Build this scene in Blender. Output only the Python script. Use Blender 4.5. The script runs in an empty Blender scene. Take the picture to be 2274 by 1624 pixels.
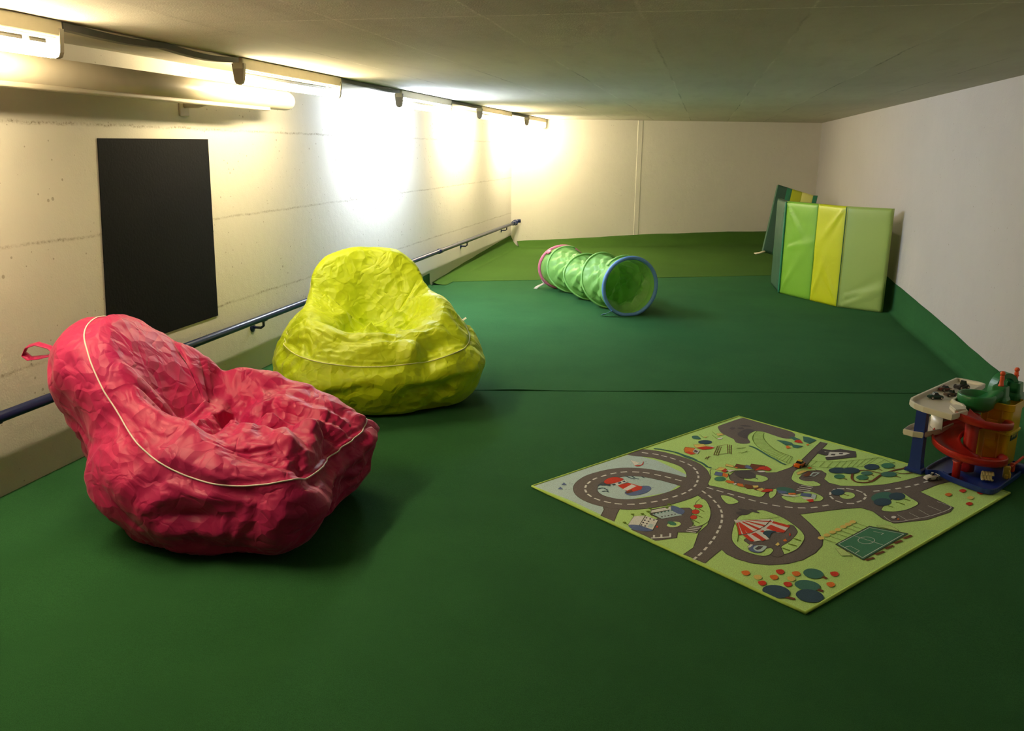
import bpy, bmesh, math, random
import numpy as np
from mathutils import Vector, Matrix, noise
random.seed(7)
scene = bpy.context.scene
COL = scene.collection
PI = math.pi

# ------------------------------------------------------------------ helpers
class MB:
    """collects simple shapes into one bmesh"""
    def __init__(s): s.bm = bmesh.new(); s.mi = 0
    def face(s, pts, flip=False):
        vs = [s.bm.verts.new(p) for p in pts]
        if flip: vs.reverse()
        try:
            f = s.bm.faces.new(vs); f.material_index = s.mi
            return f
        except ValueError: return None
    def box(s, c, d, M=None, bev=0.0, seg=2):
        r = bmesh.ops.create_cube(s.bm, size=1.0)
        vs = r['verts']
        for v in vs: v.co = Vector((v.co.x*d[0], v.co.y*d[1], v.co.z*d[2]))
        fs = set(f for v in vs for f in v.link_faces)
        if bev:
            es = list(set(e for v in vs for e in v.link_edges))
            rr = bmesh.ops.bevel(s.bm, geom=es, offset=bev, segments=seg, affect='EDGES', profile=.5)
            vs = list(set(v for f in rr['faces'] for v in f.verts)); fs = set(f for v in vs for f in v.link_faces)
            vs = list(set(v for f in fs for v in f.verts))
        for f in fs: f.material_index = s.mi
        for v in vs:
            p = Vector(v.co)
            if M is not None: p = M @ p
            v.co = p + Vector(c)
        return s
    def tube(s, pts, r, n=12, closed=False, caps=True, rf=None):
        P = [Vector(p) for p in pts]; N = len(P); rings = []
        up = None
        for i in range(N):
            if closed: t = (P[(i+1) % N]-P[i-1])
            else: t = P[min(i+1, N-1)]-P[max(i-1, 0)]
            t.normalize()
            if up is None:
                up = Vector((0, 0, 1)) if abs(t.z) < .9 else Vector((1, 0, 0))
            x = t.cross(up)
            if x.length < 1e-6: x = t.cross(Vector((0, 1, 0)))
            x.normalize(); y = x.cross(t).normalized(); up = y
            rr = r if rf is None else r*rf(i/(N-1))
            rings.append([s.bm.verts.new(P[i]+x*math.cos(2*PI*k/n)*rr+y*math.sin(2*PI*k/n)*rr) for k in range(n)])
        M = N if closed else N-1
        for i in range(M):
            a, b = rings[i], rings[(i+1) % N]
            for k in range(n):
                f = s.bm.faces.new((a[k], a[(k+1) % n], b[(k+1) % n], b[k])); f.smooth = True; f.material_index = s.mi
        if caps and not closed:
            f = s.bm.faces.new(list(reversed(rings[0]))); f.material_index = s.mi
            f = s.bm.faces.new(rings[-1]); f.material_index = s.mi
        return s
    def lathe(s, prof, n=24, c=(0, 0, 0), M=None, smooth=True, a0=0, a1=2*PI):
        full = abs(a1-a0-2*PI) < 1e-6
        rings = []
        for (r, z) in prof:
            ring = []
            for k in range(n if full else n+1):
                a = a0+(a1-a0)*k/n
                p = Vector((r*math.cos(a), r*math.sin(a), z))
                if M is not None: p = M @ p
                ring.append(s.bm.verts.new(p+Vector(c)))
            rings.append(ring)
        m = len(rings[0])
        for i in range(len(rings)-1):
            for k in range(n):
                try:
                    f = s.bm.faces.new((rings[i][k], rings[i][(k+1) % m], rings[i+1][(k+1) % m], rings[i+1][k])); f.smooth = smooth; f.material_index = s.mi
                except ValueError: pass
        if full:
            for ring, rv in ((rings[0], True), (rings[-1], False)):
                if (ring[0].co-ring[n//2].co).length > 1e-5:
                    f = s.bm.faces.new(list(reversed(ring)) if rv else ring); f.material_index = s.mi
        return s
    def prism(s, pts, z0, z1, M=None):
        n = len(pts)
        T = (lambda p: (M @ Vector(p))) if M is not None else (lambda p: Vector(p))
        a = [s.bm.verts.new(T((p[0], p[1], z0))) for p in pts]; b = [s.bm.verts.new(T((p[0], p[1], z1))) for p in pts]
        for i in range(n):
            f = s.bm.faces.new((a[i], a[(i+1) % n], b[(i+1) % n], b[i])); f.material_index = s.mi
        f = s.bm.faces.new(list(reversed(a))); f.material_index = s.mi
        f = s.bm.faces.new(b); f.material_index = s.mi
        return s
    def grid(s, P, wu=False, wv=False, smooth=True, flip=False):
        nu, nv = len(P), len(P[0])
        V = [[s.bm.verts.new(p) for p in row] for row in P]
        for i in range(nu if wu else nu-1):
            for j in range(nv if wv else nv-1):
                q = (V[i][j], V[(i+1) % nu][j], V[(i+1) % nu][(j+1) % nv], V[i][(j+1) % nv])
                f = s.bm.faces.new(tuple(reversed(q)) if flip else q); f.smooth = smooth; f.material_index = s.mi
        return s
    def obj(s, name, mats, parent=None, loc=None, weld=False):
        if weld: bmesh.ops.remove_doubles(s.bm, verts=s.bm.verts, dist=1e-5)
        bmesh.ops.recalc_face_normals(s.bm, faces=s.bm.faces)
        me = bpy.data.meshes.new(name); s.bm.to_mesh(me); s.bm.free()
        for m in (mats if isinstance(mats, (list, tuple)) else [mats]): me.materials.append(m)
        o = bpy.data.objects.new(name, me); COL.objects.link(o)
        if parent is not None: o.parent = parent
        if loc is not None: o.location = loc
        return o

def thing(name, label, cat, loc=(0, 0, 0), rotz=0, group=None):
    o = bpy.data.objects.new(name, None); COL.objects.link(o)
    o.empty_display_size = .1
    o.location = loc; o.rotation_euler = (0, 0, rotz); o['label'] = label; o['category'] = cat
    if group: o['group'] = group
    return o
def tag(o, label, cat, group=None):
    o['label'] = label; o['category'] = cat
    if group: o['group'] = group
    return o
def struct(o): o['kind'] = 'structure'; return o
def dup(root, loc, rotz, label=None):
    r = root.copy(); COL.objects.link(r); r.location = loc; r.rotation_euler = (0, 0, rotz)
    if label: r['label'] = label
    for ch in list(root.children):
        c = ch.copy(); COL.objects.link(c); c.parent = r
        for g in list(ch.children):
            d = g.copy(); COL.objects.link(d); d.parent = c
    return r

def srgb(r, g, b):
    f = lambda c: (c/255/12.92 if c/255 <= .04045 else ((c/255+.055)/1.055)**2.4)
    return (f(r), f(g), f(b), 1)

# ------------------------------------------------------------------ materials
class NT:
    def __init__(s, name):
        s.m = bpy.data.materials.new(name); s.m.use_nodes = True; s.t = s.m.node_tree; s.n = s.t.nodes
        s.b = s.n['Principled BSDF']; s.out = s.n['Material Output']
    def new(s, ty, **k):
        nd = s.n.new(ty)
        for a, v in k.items():
            if a in nd.inputs.keys() if isinstance(a, str) else False: nd.inputs[a].default_value = v
            else: setattr(nd, a, v)
        return nd
    def link(s, a, b): s.t.links.new(a, b)
    def math(s, op, a, b=None, c=None, clamp=False):
        nd = s.n.new('ShaderNodeMath'); nd.operation = op; nd.use_clamp = clamp
        for i, v in enumerate((a, b, c)):
            if v is None: continue
            if isinstance(v, (int, float)): nd.inputs[i].default_value = v
            else: s.link(v, nd.inputs[i])
        return nd.outputs[0]
    def mix(s, fac, a, b, mode='MIX'):
        nd = s.n.new('ShaderNodeMix'); nd.data_type = 'RGBA'; nd.blend_type = mode
        for sock, v in ((nd.inputs[0], fac), (nd.inputs[6], a), (nd.inputs[7], b)):
            if isinstance(v, (int, float)): sock.default_value = v
            elif isinstance(v, tuple): sock.default_value = v
            else: s.link(v, sock)
        return nd.outputs[2]
    def noise(s, scale, detail=3, rough=.5, vec=None, dist=0.0, out=0):
        nd = s.n.new('ShaderNodeTexNoise'); nd.inputs['Scale'].default_value = scale; nd.inputs['Detail'].default_value = detail
        nd.inputs['Roughness'].default_value = rough; nd.inputs['Distortion'].default_value = dist
        if vec is not None: s.link(vec, nd.inputs['Vector'])
        return nd.outputs[out]
    def ramp(s, fac, stops):
        nd = s.n.new('ShaderNodeValToRGB'); s.link(fac, nd.inputs[0]); e = nd.color_ramp.elements
        while len(e) < len(stops): e.new(.5)
        for i, (p, c) in enumerate(stops): e[i].position = p; e[i].color = c if isinstance(c, tuple) else (c, c, c, 1)
        return nd.outputs[0]
    def coord(s):
        return s.n.new('ShaderNodeTexCoord').outputs['Object']
    def sep(s, v):
        nd = s.n.new('ShaderNodeSeparateXYZ'); s.link(v, nd.inputs[0]); return nd.outputs
    def mapping(s, v, scale):
        nd = s.n.new('ShaderNodeMapping'); nd.inputs['Scale'].default_value = scale; s.link(v, nd.inputs[0]); return nd.outputs[0]
    def bump(s, h, strength, dist=.01):
        nd = s.n.new('ShaderNodeBump'); nd.inputs['Strength'].default_value = strength; nd.inputs['Distance'].default_value = dist
        s.link(h, nd.inputs['Height']); s.link(nd.outputs[0], s.b.inputs['Normal']); return nd
    def base(s, c):
        if isinstance(c, tuple): s.b.inputs['Base Color'].default_value = c
        else: s.link(c, s.b.inputs['Base Color'])
    def set(s, **k):
        for a, v in k.items(): s.b.inputs[a.replace('_', ' ')].default_value = v
        return s

def plain(name, col, rough=.5, var=.12, scale=30, bump=0.0, spec=.5, metal=0.0, trans=0.0, alpha=1.0, bscale=None):
    t = NT(name); co = t.coord(); n = t.noise(scale, 1, .6, co)
    d = tuple(c*(1-var) for c in col[:3])+(1,); l = tuple(min(1, c*(1+var)) for c in col[:3])+(1,)
    t.base(t.mix(n, d, l)); t.set(Roughness=rough, Metallic=metal); t.b.inputs['Specular IOR Level'].default_value = spec
    if trans: t.b.inputs['Transmission Weight'].default_value = trans
    if alpha < 1: t.b.inputs['Alpha'].default_value = alpha
    if bump: t.bump(t.noise(bscale or scale*6, 2, .5, co), bump, .004)
    return t.m

def carpet_material(name, a, b):
    t = NT(name); co = t.coord()
    big = t.noise(1.3, 4, .6, co); fine = t.noise(420, 2, .6, co); st = t.noise(26, 3, .6, t.mapping(co, (1, 5, 1)))
    c = t.mix(t.ramp(big, [(.3, 0.0), (.72, 1.0)]), a, b)
    dk = tuple(x*.35 for x in b[:3])+(1,); lt = tuple(x*1.5 for x in b[:3])+(1,)
    c = t.mix(t.ramp(fine, [(.32, .55), (.55, 0.0)]), c, dk)
    c = t.mix(t.ramp(fine, [(.6, 0.0), (.8, .5)]), c, lt)
    c = t.mix(t.math('MULTIPLY', st, .28), c, dk)
    t.base(c); t.set(Roughness=1.0); t.b.inputs['Specular IOR Level'].default_value = .08
    t.bump(fine, .5, .004)
    return t.m

M_carpet = carpet_material('green carpet', (.026, .108, .036, 1), (.034, .136, .045, 1))
M_carpet_far = carpet_material('olive green carpet', (.052, .125, .020, 1), (.062, .145, .024, 1))

def concrete_paint(name, colr, seams, axis='Y', speck=1.0, rough=.75):
    """painted board-marked concrete: rough horizontal joints at the heights given, pits and stains"""
    t = NT(name); co = t.coord(); x, y, z = t.sep(co)
    big = t.noise(.9, 4, .6, co); mid = t.noise(9, 4, .65, co); fine = t.noise(120, 3, .6, co)
    c = t.mix(t.ramp(big, [(.3, 0.0), (.75, 1.0)]), colr, tuple(v*.93 for v in colr[:3])+(1,))
    c = t.mix(t.math('MULTIPLY', t.ramp(mid, [(.5, 0.0), (.8, 1.0)]), .14), c, tuple(v*.78 for v in colr[:3])+(1,))
    wob = t.math('MULTIPLY', t.math('SUBTRACT', t.noise(5, 5, .7, co), .5), .035)
    zz = t.math('ADD', z, wob)
    joint = None
    for s in seams:
        d = t.math('ABSOLUTE', t.math('SUBTRACT', zz, s))
        j = t.math('SUBTRACT', 1.0, t.math('DIVIDE', d, .011), clamp=True)
        joint = j if joint is None else t.math('MAXIMUM', joint, j)
    brk = t.ramp(t.noise(6.0, 6, .75, co), [(.38, 0.25), (.58, 1.0)])
    hgt = t.math('MULTIPLY', fine, .12)
    if joint is not None:
        crumb = t.ramp(t.noise(70, 3, .7, co), [(.45, 0.0), (.6, 1.0)])
        jm = t.math('MULTIPLY', t.math('MULTIPLY', joint, brk), t.math('ADD', t.math('MULTIPLY', crumb, .75), .25))
        c = t.mix(t.math('MULTIPLY', jm, .85), c, (.17, .12, .055, 1))
        hgt = t.math('SUBTRACT', hgt, t.math('MULTIPLY', jm, 1.6))
    vo = t.n.new('ShaderNodeTexVoronoi'); vo.inputs['Scale'].default_value = 21; t.link(co, vo.inputs['Vector'])
    pit = t.math('LESS_THAN', vo.outputs['Distance'], t.math('MULTIPLY', t.math('POWER', t.noise(3.1, 3, .7, co), 3.0), .60*speck))
    c = t.mix(t.math('MULTIPLY', pit, .5), c, (.16, .11, .05, 1))
    hgt = t.math('SUBTRACT', hgt, t.math('MULTIPLY', pit, .8))
    t.base(c); t.set(Roughness=rough); t.b.inputs['Specular IOR Level'].default_value = .25
    t.bump(t.math('ADD', t.noise(120, 1, .5, co), t.math('MULTIPLY', t.noise(9, 2, .6, co), 3.0)), .16, .006)
    return t.m

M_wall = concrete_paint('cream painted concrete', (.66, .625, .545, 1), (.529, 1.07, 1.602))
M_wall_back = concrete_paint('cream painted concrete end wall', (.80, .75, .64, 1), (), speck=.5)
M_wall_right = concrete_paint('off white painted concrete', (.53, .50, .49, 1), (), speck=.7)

def ceiling_material():
    t = NT('board marked concrete ceiling'); co = t.coord(); x, y, z = t.sep(co)
    big = t.noise(.8, 5, .62, t.mapping(co, (1.0, .35, 1))); mid = t.noise(7, 5, .65, t.mapping(co, (1.6, .3, 1))); fine = t.noise(160, 2, .6, co)
    c = t.mix(t.ramp(big, [(.3, 0.0), (.72, 1.0)]), (.52, .48, .40, 1), (.68, .64, .545, 1))
    wn = t.n.new('ShaderNodeTexWhiteNoise'); wn.noise_dimensions = '1D'; t.link(t.math('FLOOR', t.math('ADD', t.math('DIVIDE', t.math('ADD', x, 20*.565+.2415), .565), t.math('MULTIPLY', t.math('GREATER_THAN', y, 3.15), 50.0))), wn.inputs['W'])
    c = t.mix(t.math('MULTIPLY', wn.outputs['Value'], .22), c, (.36, .33, .27, 1))
    c = t.mix(t.math('MULTIPLY', t.ramp(mid, [(.5, 0.0), (.85, 1.0)]), .35), c, (.36, .31, .25, 1))
    wob = t.math('MULTIPLY', t.math('SUBTRACT', t.noise(3, 4, .6, co), .5), .03)
    u = t.math('DIVIDE', t.math('ADD', t.math('ADD', x, wob), 20*.565+.2415), .565)
    d = t.math('ABSOLUTE', t.math('SUBTRACT', t.math('FRACT', t.math('ADD', u, .5)), .5))
    lx = t.math('SUBTRACT', 1.0, t.math('DIVIDE', d, .016), clamp=True)
    # board ends run across at one long joint
    dy = t.math('ABSOLUTE', t.math('SUBTRACT', t.math('ADD', y, wob), 3.15))
    ly = t.math('SUBTRACT', 1.0, t.math('DIVIDE', dy, .011), clamp=True)
    brk = t.ramp(t.noise(1.7, 4, .7, co), [(.36, .3), (.56, 1.0)])
    crumb = t.ramp(t.noise(60, 3, .7, co), [(.42, .2), (.6, 1.0)])
    j = t.math('MAXIMUM', t.math('MULTIPLY', lx, brk), ly)
    j = t.math('MULTIPLY', j, crumb); lyc = t.math('MULTIPLY', ly, crumb)
    side = t.noise(.55, 2, .5, co)
    c = t.mix(t.math('MULTIPLY', t.math('MULTIPLY', j, t.ramp(side, [(.44, 1.0), (.56, 0.0)])), .95), c, (.10, .085, .06, 1))
    c = t.mix(t.math('MULTIPLY', t.math('MULTIPLY', j, t.ramp(side, [(.44, 0.0), (.56, 1.0)])), .85), c, (.85, .80, .70, 1))
    c = t.mix(t.math('MULTIPLY', lyc, .8), c, (.9, .85, .76, 1))
    h = t.math('ADD', t.math('MULTIPLY', j, 1.5), t.math('ADD', t.math('MULTIPLY', mid, .8), t.math('MULTIPLY', fine, .15)))
    t.base(c); t.set(Roughness=.85); t.b.inputs['Specular IOR Level'].default_value = .2; t.bump(t.math('ADD', t.noise(160, 1, .5, co), t.math('MULTIPLY', t.noise(7, 2, .6, co), 3.0)), .15, .006)
    return t.m
M_ceil = ceiling_material()

def emit(name, col, s):
    t = NT(name); t.base((1, 1, 1, 1)); t.b.inputs['Emission Color'].default_value = col; t.b.inputs['Emission Strength'].default_value = s
    return t.m
WARM = (1.0, .82, .50, 1); COOL = (.74, .83, 1.0, 1)
LAMP = 94.0
M_tube_warm = emit('warm lamp glow', WARM, LAMP*1.05); M_tube_cool = emit('cool lamp glow', COOL, LAMP*3.0); M_tube_far = emit('warm white lamp glow', (1.0, .85, .57, 1), LAMP*2.3); M_tube_four = emit('warm white lamp glow, fourth lamp', (1.0, .84, .54, 1), LAMP*2.0)
M_batten = plain('cream enamelled steel', (.62, .56, .42, 1), .45, .06)
M_holder = plain('grey lamp holder plastic', (.33, .30, .25, 1), .5)
M_cable = plain('grey cable duct', (.17, .165, .16, 1), .6)
M_duct = plain('cream painted pipe', (.52, .46, .35, 1), .4, .1, 9)
M_steel = plain('dull steel', (.25, .23, .2, 1), .4, metal=.8)
M_black = plain('matt black wall paint', (.003, .003, .0034, 1), .75, .25, 3, spec=.12, bump=.25, bscale=70)
M_navy = plain('navy blue gloss paint', (.010, .018, .075, 1), .28, .15, 8)
# ------------------------------------------------------------------ the room
XL, XR, HC = -2.93, 1.86, 1.961
Y0 = -1.8
BL = Vector((XL, 13.29, 0)); BR = Vector((XR, 15.3, 0))
def back_y(x): return BL.y+(x-XL)*(BR.y-BL.y)/(XR-XL)
def seam_far(x): return 9.37+(x+2.93)*.42
def seam_mid(x): return 4.72+(x+2.93)*.222

def floor_sheet(m, ya, yb, z, nx=40, ny=30, lift=0.0, amp=.0016):
    P = []
    for i in range(nx+1):
        x = XL+(XR-XL)*i/nx; row = []
        for j in range(ny+1):
            y = ya(x)+(yb(x)-ya(x))*j/ny
            n = noise.noise(Vector((x*1.1, y*.9, z*50)))*amp
            if lift and j == 0: n += lift*max(0, noise.noise(Vector((x*2.3+3, 1, 0))))
            row.append((x, y, z+n))
        P.append(row)
    m.grid(P, smooth=True)
    # the cut edge nearest the camera
    m.grid([[(p[0][0], p[0][1], p[0][2]) for p in P], [(p[0][0], p[0][1]+.002, -.01) for p in P]], smooth=False)

m = MB()
floor_sheet(m, lambda x: Y0, lambda x: seam_mid(x)-.003, 0.0, 60, 60, amp=.003)
floor_sheet(m, seam_mid, lambda x: seam_far(x)+.02, .003, 60, 40, lift=.012)
m.mi = 1
floor_sheet(m, seam_far, back_y, .006, 40, 30, lift=.006)
floor = struct(m.obj('floor', [M_carpet, M_carpet_far]))

def wallbox(name, a, b, mat, t=.12, side=1):
    """thick vertical slab along a-b, its room face on the line a-b"""
    d = (b-a).normalized(); n = Vector((-d.y, d.x, 0))*side*t
    m = MB(); m.prism([a, b, b+n, a+n], -.05, HC+.0)
    return struct(m.obj(name, mat))
wallbox('wall_left', Vector((XL, Y0, 0)), Vector((XL, BL.y+.2, 0)), M_wall, side=1)
wallbox('wall_back', BL+(BL-BR).normalized()*.13, BR+(BR-BL).normalized()*.13, M_wall_back, side=1)
wallbox('wall_right', Vector((XR, Y0, 0)), Vector((XR, BR.y+.2, 0)), M_wall_right, side=-1)
wallbox('wall_front', Vector((XL-.1, Y0, 0)), Vector((XR+.1, Y0, 0)), M_wall_right, side=-1)
m = MB(); m.prism([(XL-.15, Y0-.15), (XR+.15, Y0-.15), (XR+.15, BR.y+.3), (XL-.15, BR.y+.3)], HC, HC+.15)
struct(m.obj('ceiling', M_ceil))

# carpet turned up against the walls
def lap(name, pts, mat, n, th=.006, soft=0.0):
    """pts: (base point on the floor/wall line, height); cove + upstand, n = direction into the room"""
    m = MB(); n = Vector(n); P = []
    for (b, h) in pts:
        b = Vector(b); row = []
        r = min(.05, h*.6)
        if soft:                                   # a wide, slack slope instead of a tight cove
            for k in range(13):
                f = k/12; row.append(b+n*(th+soft*(1-f))+Vector((0, 0, .0085+(h-.0085)*f**2.6)))
            row.append(b+n*.001+Vector((0, 0, h))); P.append(row); continue
        for k in range(7):
            a = k/6*PI/2
            row.append(b+n*(th+r-r*math.sin(a))+Vector((0, 0, .004+r-r*math.cos(a))))
        row.append(b+n*th+Vector((0, 0, h)))
        row.append(b+n*.001+Vector((0, 0, h)))
        P.append(row)
    m.grid(P)
    return struct(m.obj(name, mat))
def span(a, b, h, N, nz=.006, sd=0):
    out = []
    for i in range(N+1):
        f = i/N; q = a+(b-a)*f
        k = f*(len(h)-1); j = min(int(k), len(h)-2); hh = h[j]+(h[j+1]-h[j])*(k-j)
        out.append((q, hh+nz*noise.noise(Vector((i*.35+sd, 0, 0)))))
    return out
lap('baseboard_right', span(Vector((XR, Y0, 0)), Vector((XR, seam_far(XR)+.05, 0)), (.14, .14, .14, .14, .145, .155, .17, .198, .24, .27, .298, .305, .31), 110), M_carpet, (-1, 0, 0))
lap('baseboard_right_far', span(Vector((XR, seam_far(XR)+.05, 0)), Vector((XR, back_y(XR), 0)), (.22, .2), 20), M_carpet_far, (-1, 0, 0))
lap('baseboard_left', span(Vector((XL, 7.0, 0)), Vector((XL, 9.05, 0)), (.03, .09, .13, .15), 30), M_carpet, (1, 0, 0))
lap('baseboard_left_near', span(Vector((XL, 4.72, 0)), Vector((XL, 4.95, 0)), (.11, .05), 6), M_carpet, (1, 0, 0))
lap('baseboard_left_far', span(Vector((XL, 9.16, 0)), Vector((XL, BL.y-.04, 0)), (.03, .075, .115, .15, .18), 30), M_carpet_far, (1, 0, 0), soft=.16)
bd = (BR-BL).normalized(); bn = Vector((bd.y, -bd.x, 0))
lap('baseboard_back', span(BL+bd*.10, BL.lerp(BR, .42), (.085, .12, .17), 20), M_carpet_far, bn, soft=.35)
lap('baseboard_back_right', span(BL.lerp(BR, .42), BR-bd*.03, (.17, .20, .20), 20), M_carpet_far, bn, soft=.35)

# painted joint strip on the end wall
q = Vector((-1.02, back_y(-1.02), 0))
Mz = Matrix.Rotation(math.atan2(bd.y, bd.x), 3, 'Z')
m = MB(); m.box(q+Vector((0, 0, .15+(HC-.15)/2))+bn*.001, (.08, .010, HC-.15), Mz, .003, 1)
struct(m.obj('trim_1', M_wall_back))

# black painted board on the left wall
m = MB()
m.face([(XL+.002, 3.792, 1.538), (XL+.002, 4.775, 1.546), (XL+.002, 4.735, .474), (XL+.002, 3.70, .474)])
r = bmesh.ops.extrude_face_region(m.bm, geom=m.bm.faces[:])
for v in r['geom']:
    if isinstance(v, bmesh.types.BMVert): v.co.x += .004
tag(m.obj('chalkboard', M_black), 'tall black painted rectangular board on the cream left wall above the handrail', 'blackboard')

# handrail
rx, rz = XL+.085, .385
t = thing('handrail', 'navy blue tubular handrail running low along the left wall', 'handrail', (rx, 5, rz))
m = MB(); m.tube([(0, -5.5, 0), (0, 0, 0), (0, 4.2, 0), (0, 8.1, 0)], .0235, 20); m.obj('rail', M_navy, t)
m = MB(); m.lathe([(.0235, -.06), (.029, -.055), (.029, .055), (.0235, .06)], 20, (0, 4.2, 0), Matrix.Rotation(PI/2, 3, 'X')); m.obj('sleeve', M_navy, t)
for by in (-4.6, -2.15, .15, 2.75, 5.35, 7.6):
    m = MB(); m.tube([(0, by, -.015), (0, by, -.055), (-.02, by, -.07), (-.082, by, -.07)], .009, 10)
    m.lathe([(.032, 0), (.032, .006), (.012, .010)], 16, (-.085, by, -.07), Matrix.Rotation(PI/2, 3, 'Y'))
    m.box((0, by, -.021), (.028, .07, .008), None, .002, 1)
    m.obj('bracket', M_navy, t)
m = MB(); m.lathe([(.0235, 0), (.034, .01), (.034, .10), (.03, .11), (.03, .16), (.045, .17), (.045, .2)], 20, (0, 8.03, 0), Matrix.Rotation(-PI/2, 3, 'X'))
m.tube([(.0, 8.2, .0), (.03, 8.25, .02), (.07, 8.27, .02)], .03, 14); m.obj('end_fitting', M_navy, t)

# ------------------------------------------------------------------ lamps
FX = -2.444
def luminaire(y0, y1, tube_mat, label, near_arm=True, rt=.022, ch=False):
    L = y1-y0
    t = thing('ceiling_lamp', label, 'ceiling lamp', (FX, y0, HC), 0, 'tube lamps along the left of the ceiling')
    m = MB(); m.box((0, L/2, -.031), (.062, L, .06), None, .006, 2); m.box((0, L/2, -.064), (.03, L-.03, .008), None, .002, 1)
    m.obj('batten', M_batten, t)
    zc = -.112
    for yy in (.012, L-.012):
        m = MB()
        m.prism([(-.036, -.03), (.036, -.03), (.03, -.08), (.026, -.115), (.018, -.132), (0, -.138), (-.018, -.132), (-.026, -.115), (-.03, -.08)], -.011, .011, Matrix.Rotation(PI/2, 3, 'X'))
        bmesh.ops.translate(m.bm, verts=m.bm.verts, vec=(0, yy, 0)); m.obj('lamp_holder', M_holder, t)
    m = MB(); pr = [(.0, .0), (rt*.7, .002), (rt, .012), (rt, L-.06), (rt*.7, L-.05), (0, L-.048)]
    m.lathe(pr, 10, (0, .024, zc), Matrix.Rotation(-PI/2, 3, 'X')); m.obj('tube', tube_mat, t)
    m = MB(); m.lathe([(.011, 0), (.011, .02), (.008, .024)], 12, (0, L-.16, -.068), Matrix.Rotation(PI, 3, 'X')); m.obj('starter', M_holder, t)
    return t
luminaire(1.55, 3.0, M_tube_warm, 'lit fluorescent tube lamp nearest the camera, cut by the left edge', rt=.026)
luminaire(4.33, 5.62, M_tube_warm, 'lit warm tube lamp on the ceiling above the round pipe end')
luminaire(6.83, 8.25, M_tube_cool, 'lit bluish white tube lamp, third from the camera, glaring on the wall')
luminaire(9.43, 10.95, M_tube_four, 'lit tube lamp second from the end wall')
luminaire(12.05, 13.42, M_tube_far, 'lit tube lamp in the far corner touching the end wall')
# cable duct between the lamps, sagging a little from the ceiling
def duct(y0, y1, label, sag):
    N = 24; P = []
    m = MB()
    for i in range(N+1):
        f = i/N; y = y0+(y1-y0)*f; z = HC-.016-sag*abs(math.sin(f*PI*2.0))*(.4+.6*f)
        w = .02
        P.append([(FX-w, y, z-.012), (FX+w, y, z-.012), (FX+w, y, min(HC-.001, z+.014)), (FX-w, y, min(HC-.001, z+.014))])
    m.grid(P, wv=True, smooth=False); m.face(P[0]); m.face(P[-1])
    tag(m.obj('ceiling_cable_duct', M_cable), label, 'cable duct', 'cable runs between the tube lamps')
duct(3.02, 4.31, 'grey sagging cable run between the first and second tube lamps', .018)
duct(5.64, 6.81, 'grey cable run between the warm second lamp and the bluish lamp', .008)
duct(8.27, 9.41, 'grey cable run just past the bluish lamp', .006)
duct(10.97, 12.03, 'grey cable run between the two farthest tube lamps', .004)

# cream pipe hung below the lamps
px_ = -2.735
t = thing('hanging_pipe', 'long cream round ended pipe hung under the ceiling beside the left wall', 'pipe', (px_, 0, 1.80))
m = MB(); r = .062
m.lathe([(r, 1.2), (r, 5.40), (r*.97, 5.435), (r*.86, 5.462), (r*.6, 5.478), (0, 5.484)], 32, (0, 0, 0), Matrix.Rotation(-PI/2, 3, 'X')); m.obj('pipe_body', M_duct, t)
m = MB(); m.box((.012, 3.15, -.064), (.05, 4.0, .022), None, .006, 2); m.obj('underside_rail', M_duct, t)
m = MB(); m.tube([(-.02, 4.55, -.05), (-.1, 4.55, -.07), (-.19, 4.55, -.07)], .016, 10); m.box((-.19, 4.55, -.07), (.012, .09, .12), None, .003, 1); m.obj('wall_bracket', M_duct, t)
for cy in (2.35, 2.92, 3.16):
    m = MB(); z0, z1 = .058, .158
    for k in range(7):
        z = z0+(k+.5)*(z1-z0)/7; e = (1, 0) if k % 2 else (0, 1)
        m.tube([(math.cos(a)*.006*e[0], cy+math.cos(a)*.006*e[1], z+math.sin(a)*.011) for a in [2*PI*q/10 for q in range(10)]], .0018, 6, closed=True)
    m.obj('chain', M_steel, t)
# ------------------------------------------------------------------ bean bag chairs
def fabric_material(name, col, dark, sheen, bscale=1.0):
    t = NT(name); co = t.coord()
    n1 = t.noise(2.6, 4, .6, co); n2 = t.noise(11, 4, .65, t.mapping(co, (1, 1, .6)), .6)
    c = t.mix(t.ramp(n1, [(.35, 0.0), (.7, 1.0)]), col, dark)
    lt = tuple(min(1, v*1.25+.01) for v in col[:3])+(1,)
    c = t.mix(t.math('MULTIPLY', t.ramp(n2, [(.5, 0.0), (.75, 1.0)]), .4), c, lt)
    t.base(c); t.set(Roughness=.5); t.b.inputs['Specular IOR Level'].default_value = .35
    t.b.inputs['Sheen Weight'].default_value = .25; t.b.inputs['Sheen Tint'].default_value = sheen; t.b.inputs['Sheen Roughness'].default_value = .4
    # fine crumpling of thin nylon
    wv = t.n.new('ShaderNodeVectorMath'); wv.operation = 'MULTIPLY_ADD'; t.link(t.noise(5, 2, .5, co, out=1), wv.inputs[0]); wv.inputs[1].default_value = (.12, .12, .12); t.link(co, wv.inputs[2])
    vo = t.n.new('ShaderNodeTexVoronoi'); vo.inputs['Scale'].default_value = 15*bscale; t.link(wv.outputs[0], vo.inputs['Vector'])
    r1 = t.math('ABSOLUTE', t.math('SUBTRACT', t.noise(9*bscale, 2, .5, co, .8), .5))
    t.bump(t.math('ADD', t.math('MULTIPLY', vo.outputs['Distance'], .8), t.math('MULTIPLY', t.math('MINIMUM', r1, .1), 1.6)), .6, .02)
    return t.m
M_pink = fabric_material('raspberry pink nylon', (.50, .012, .098, 1), (.40, .009, .10, 1), (1, .5, .6, 1))
M_lime = fabric_material('lime nylon', (.56, .70, .008, 1), (.45, .60, .006, 1), (1, 1, .4, 1))
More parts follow.
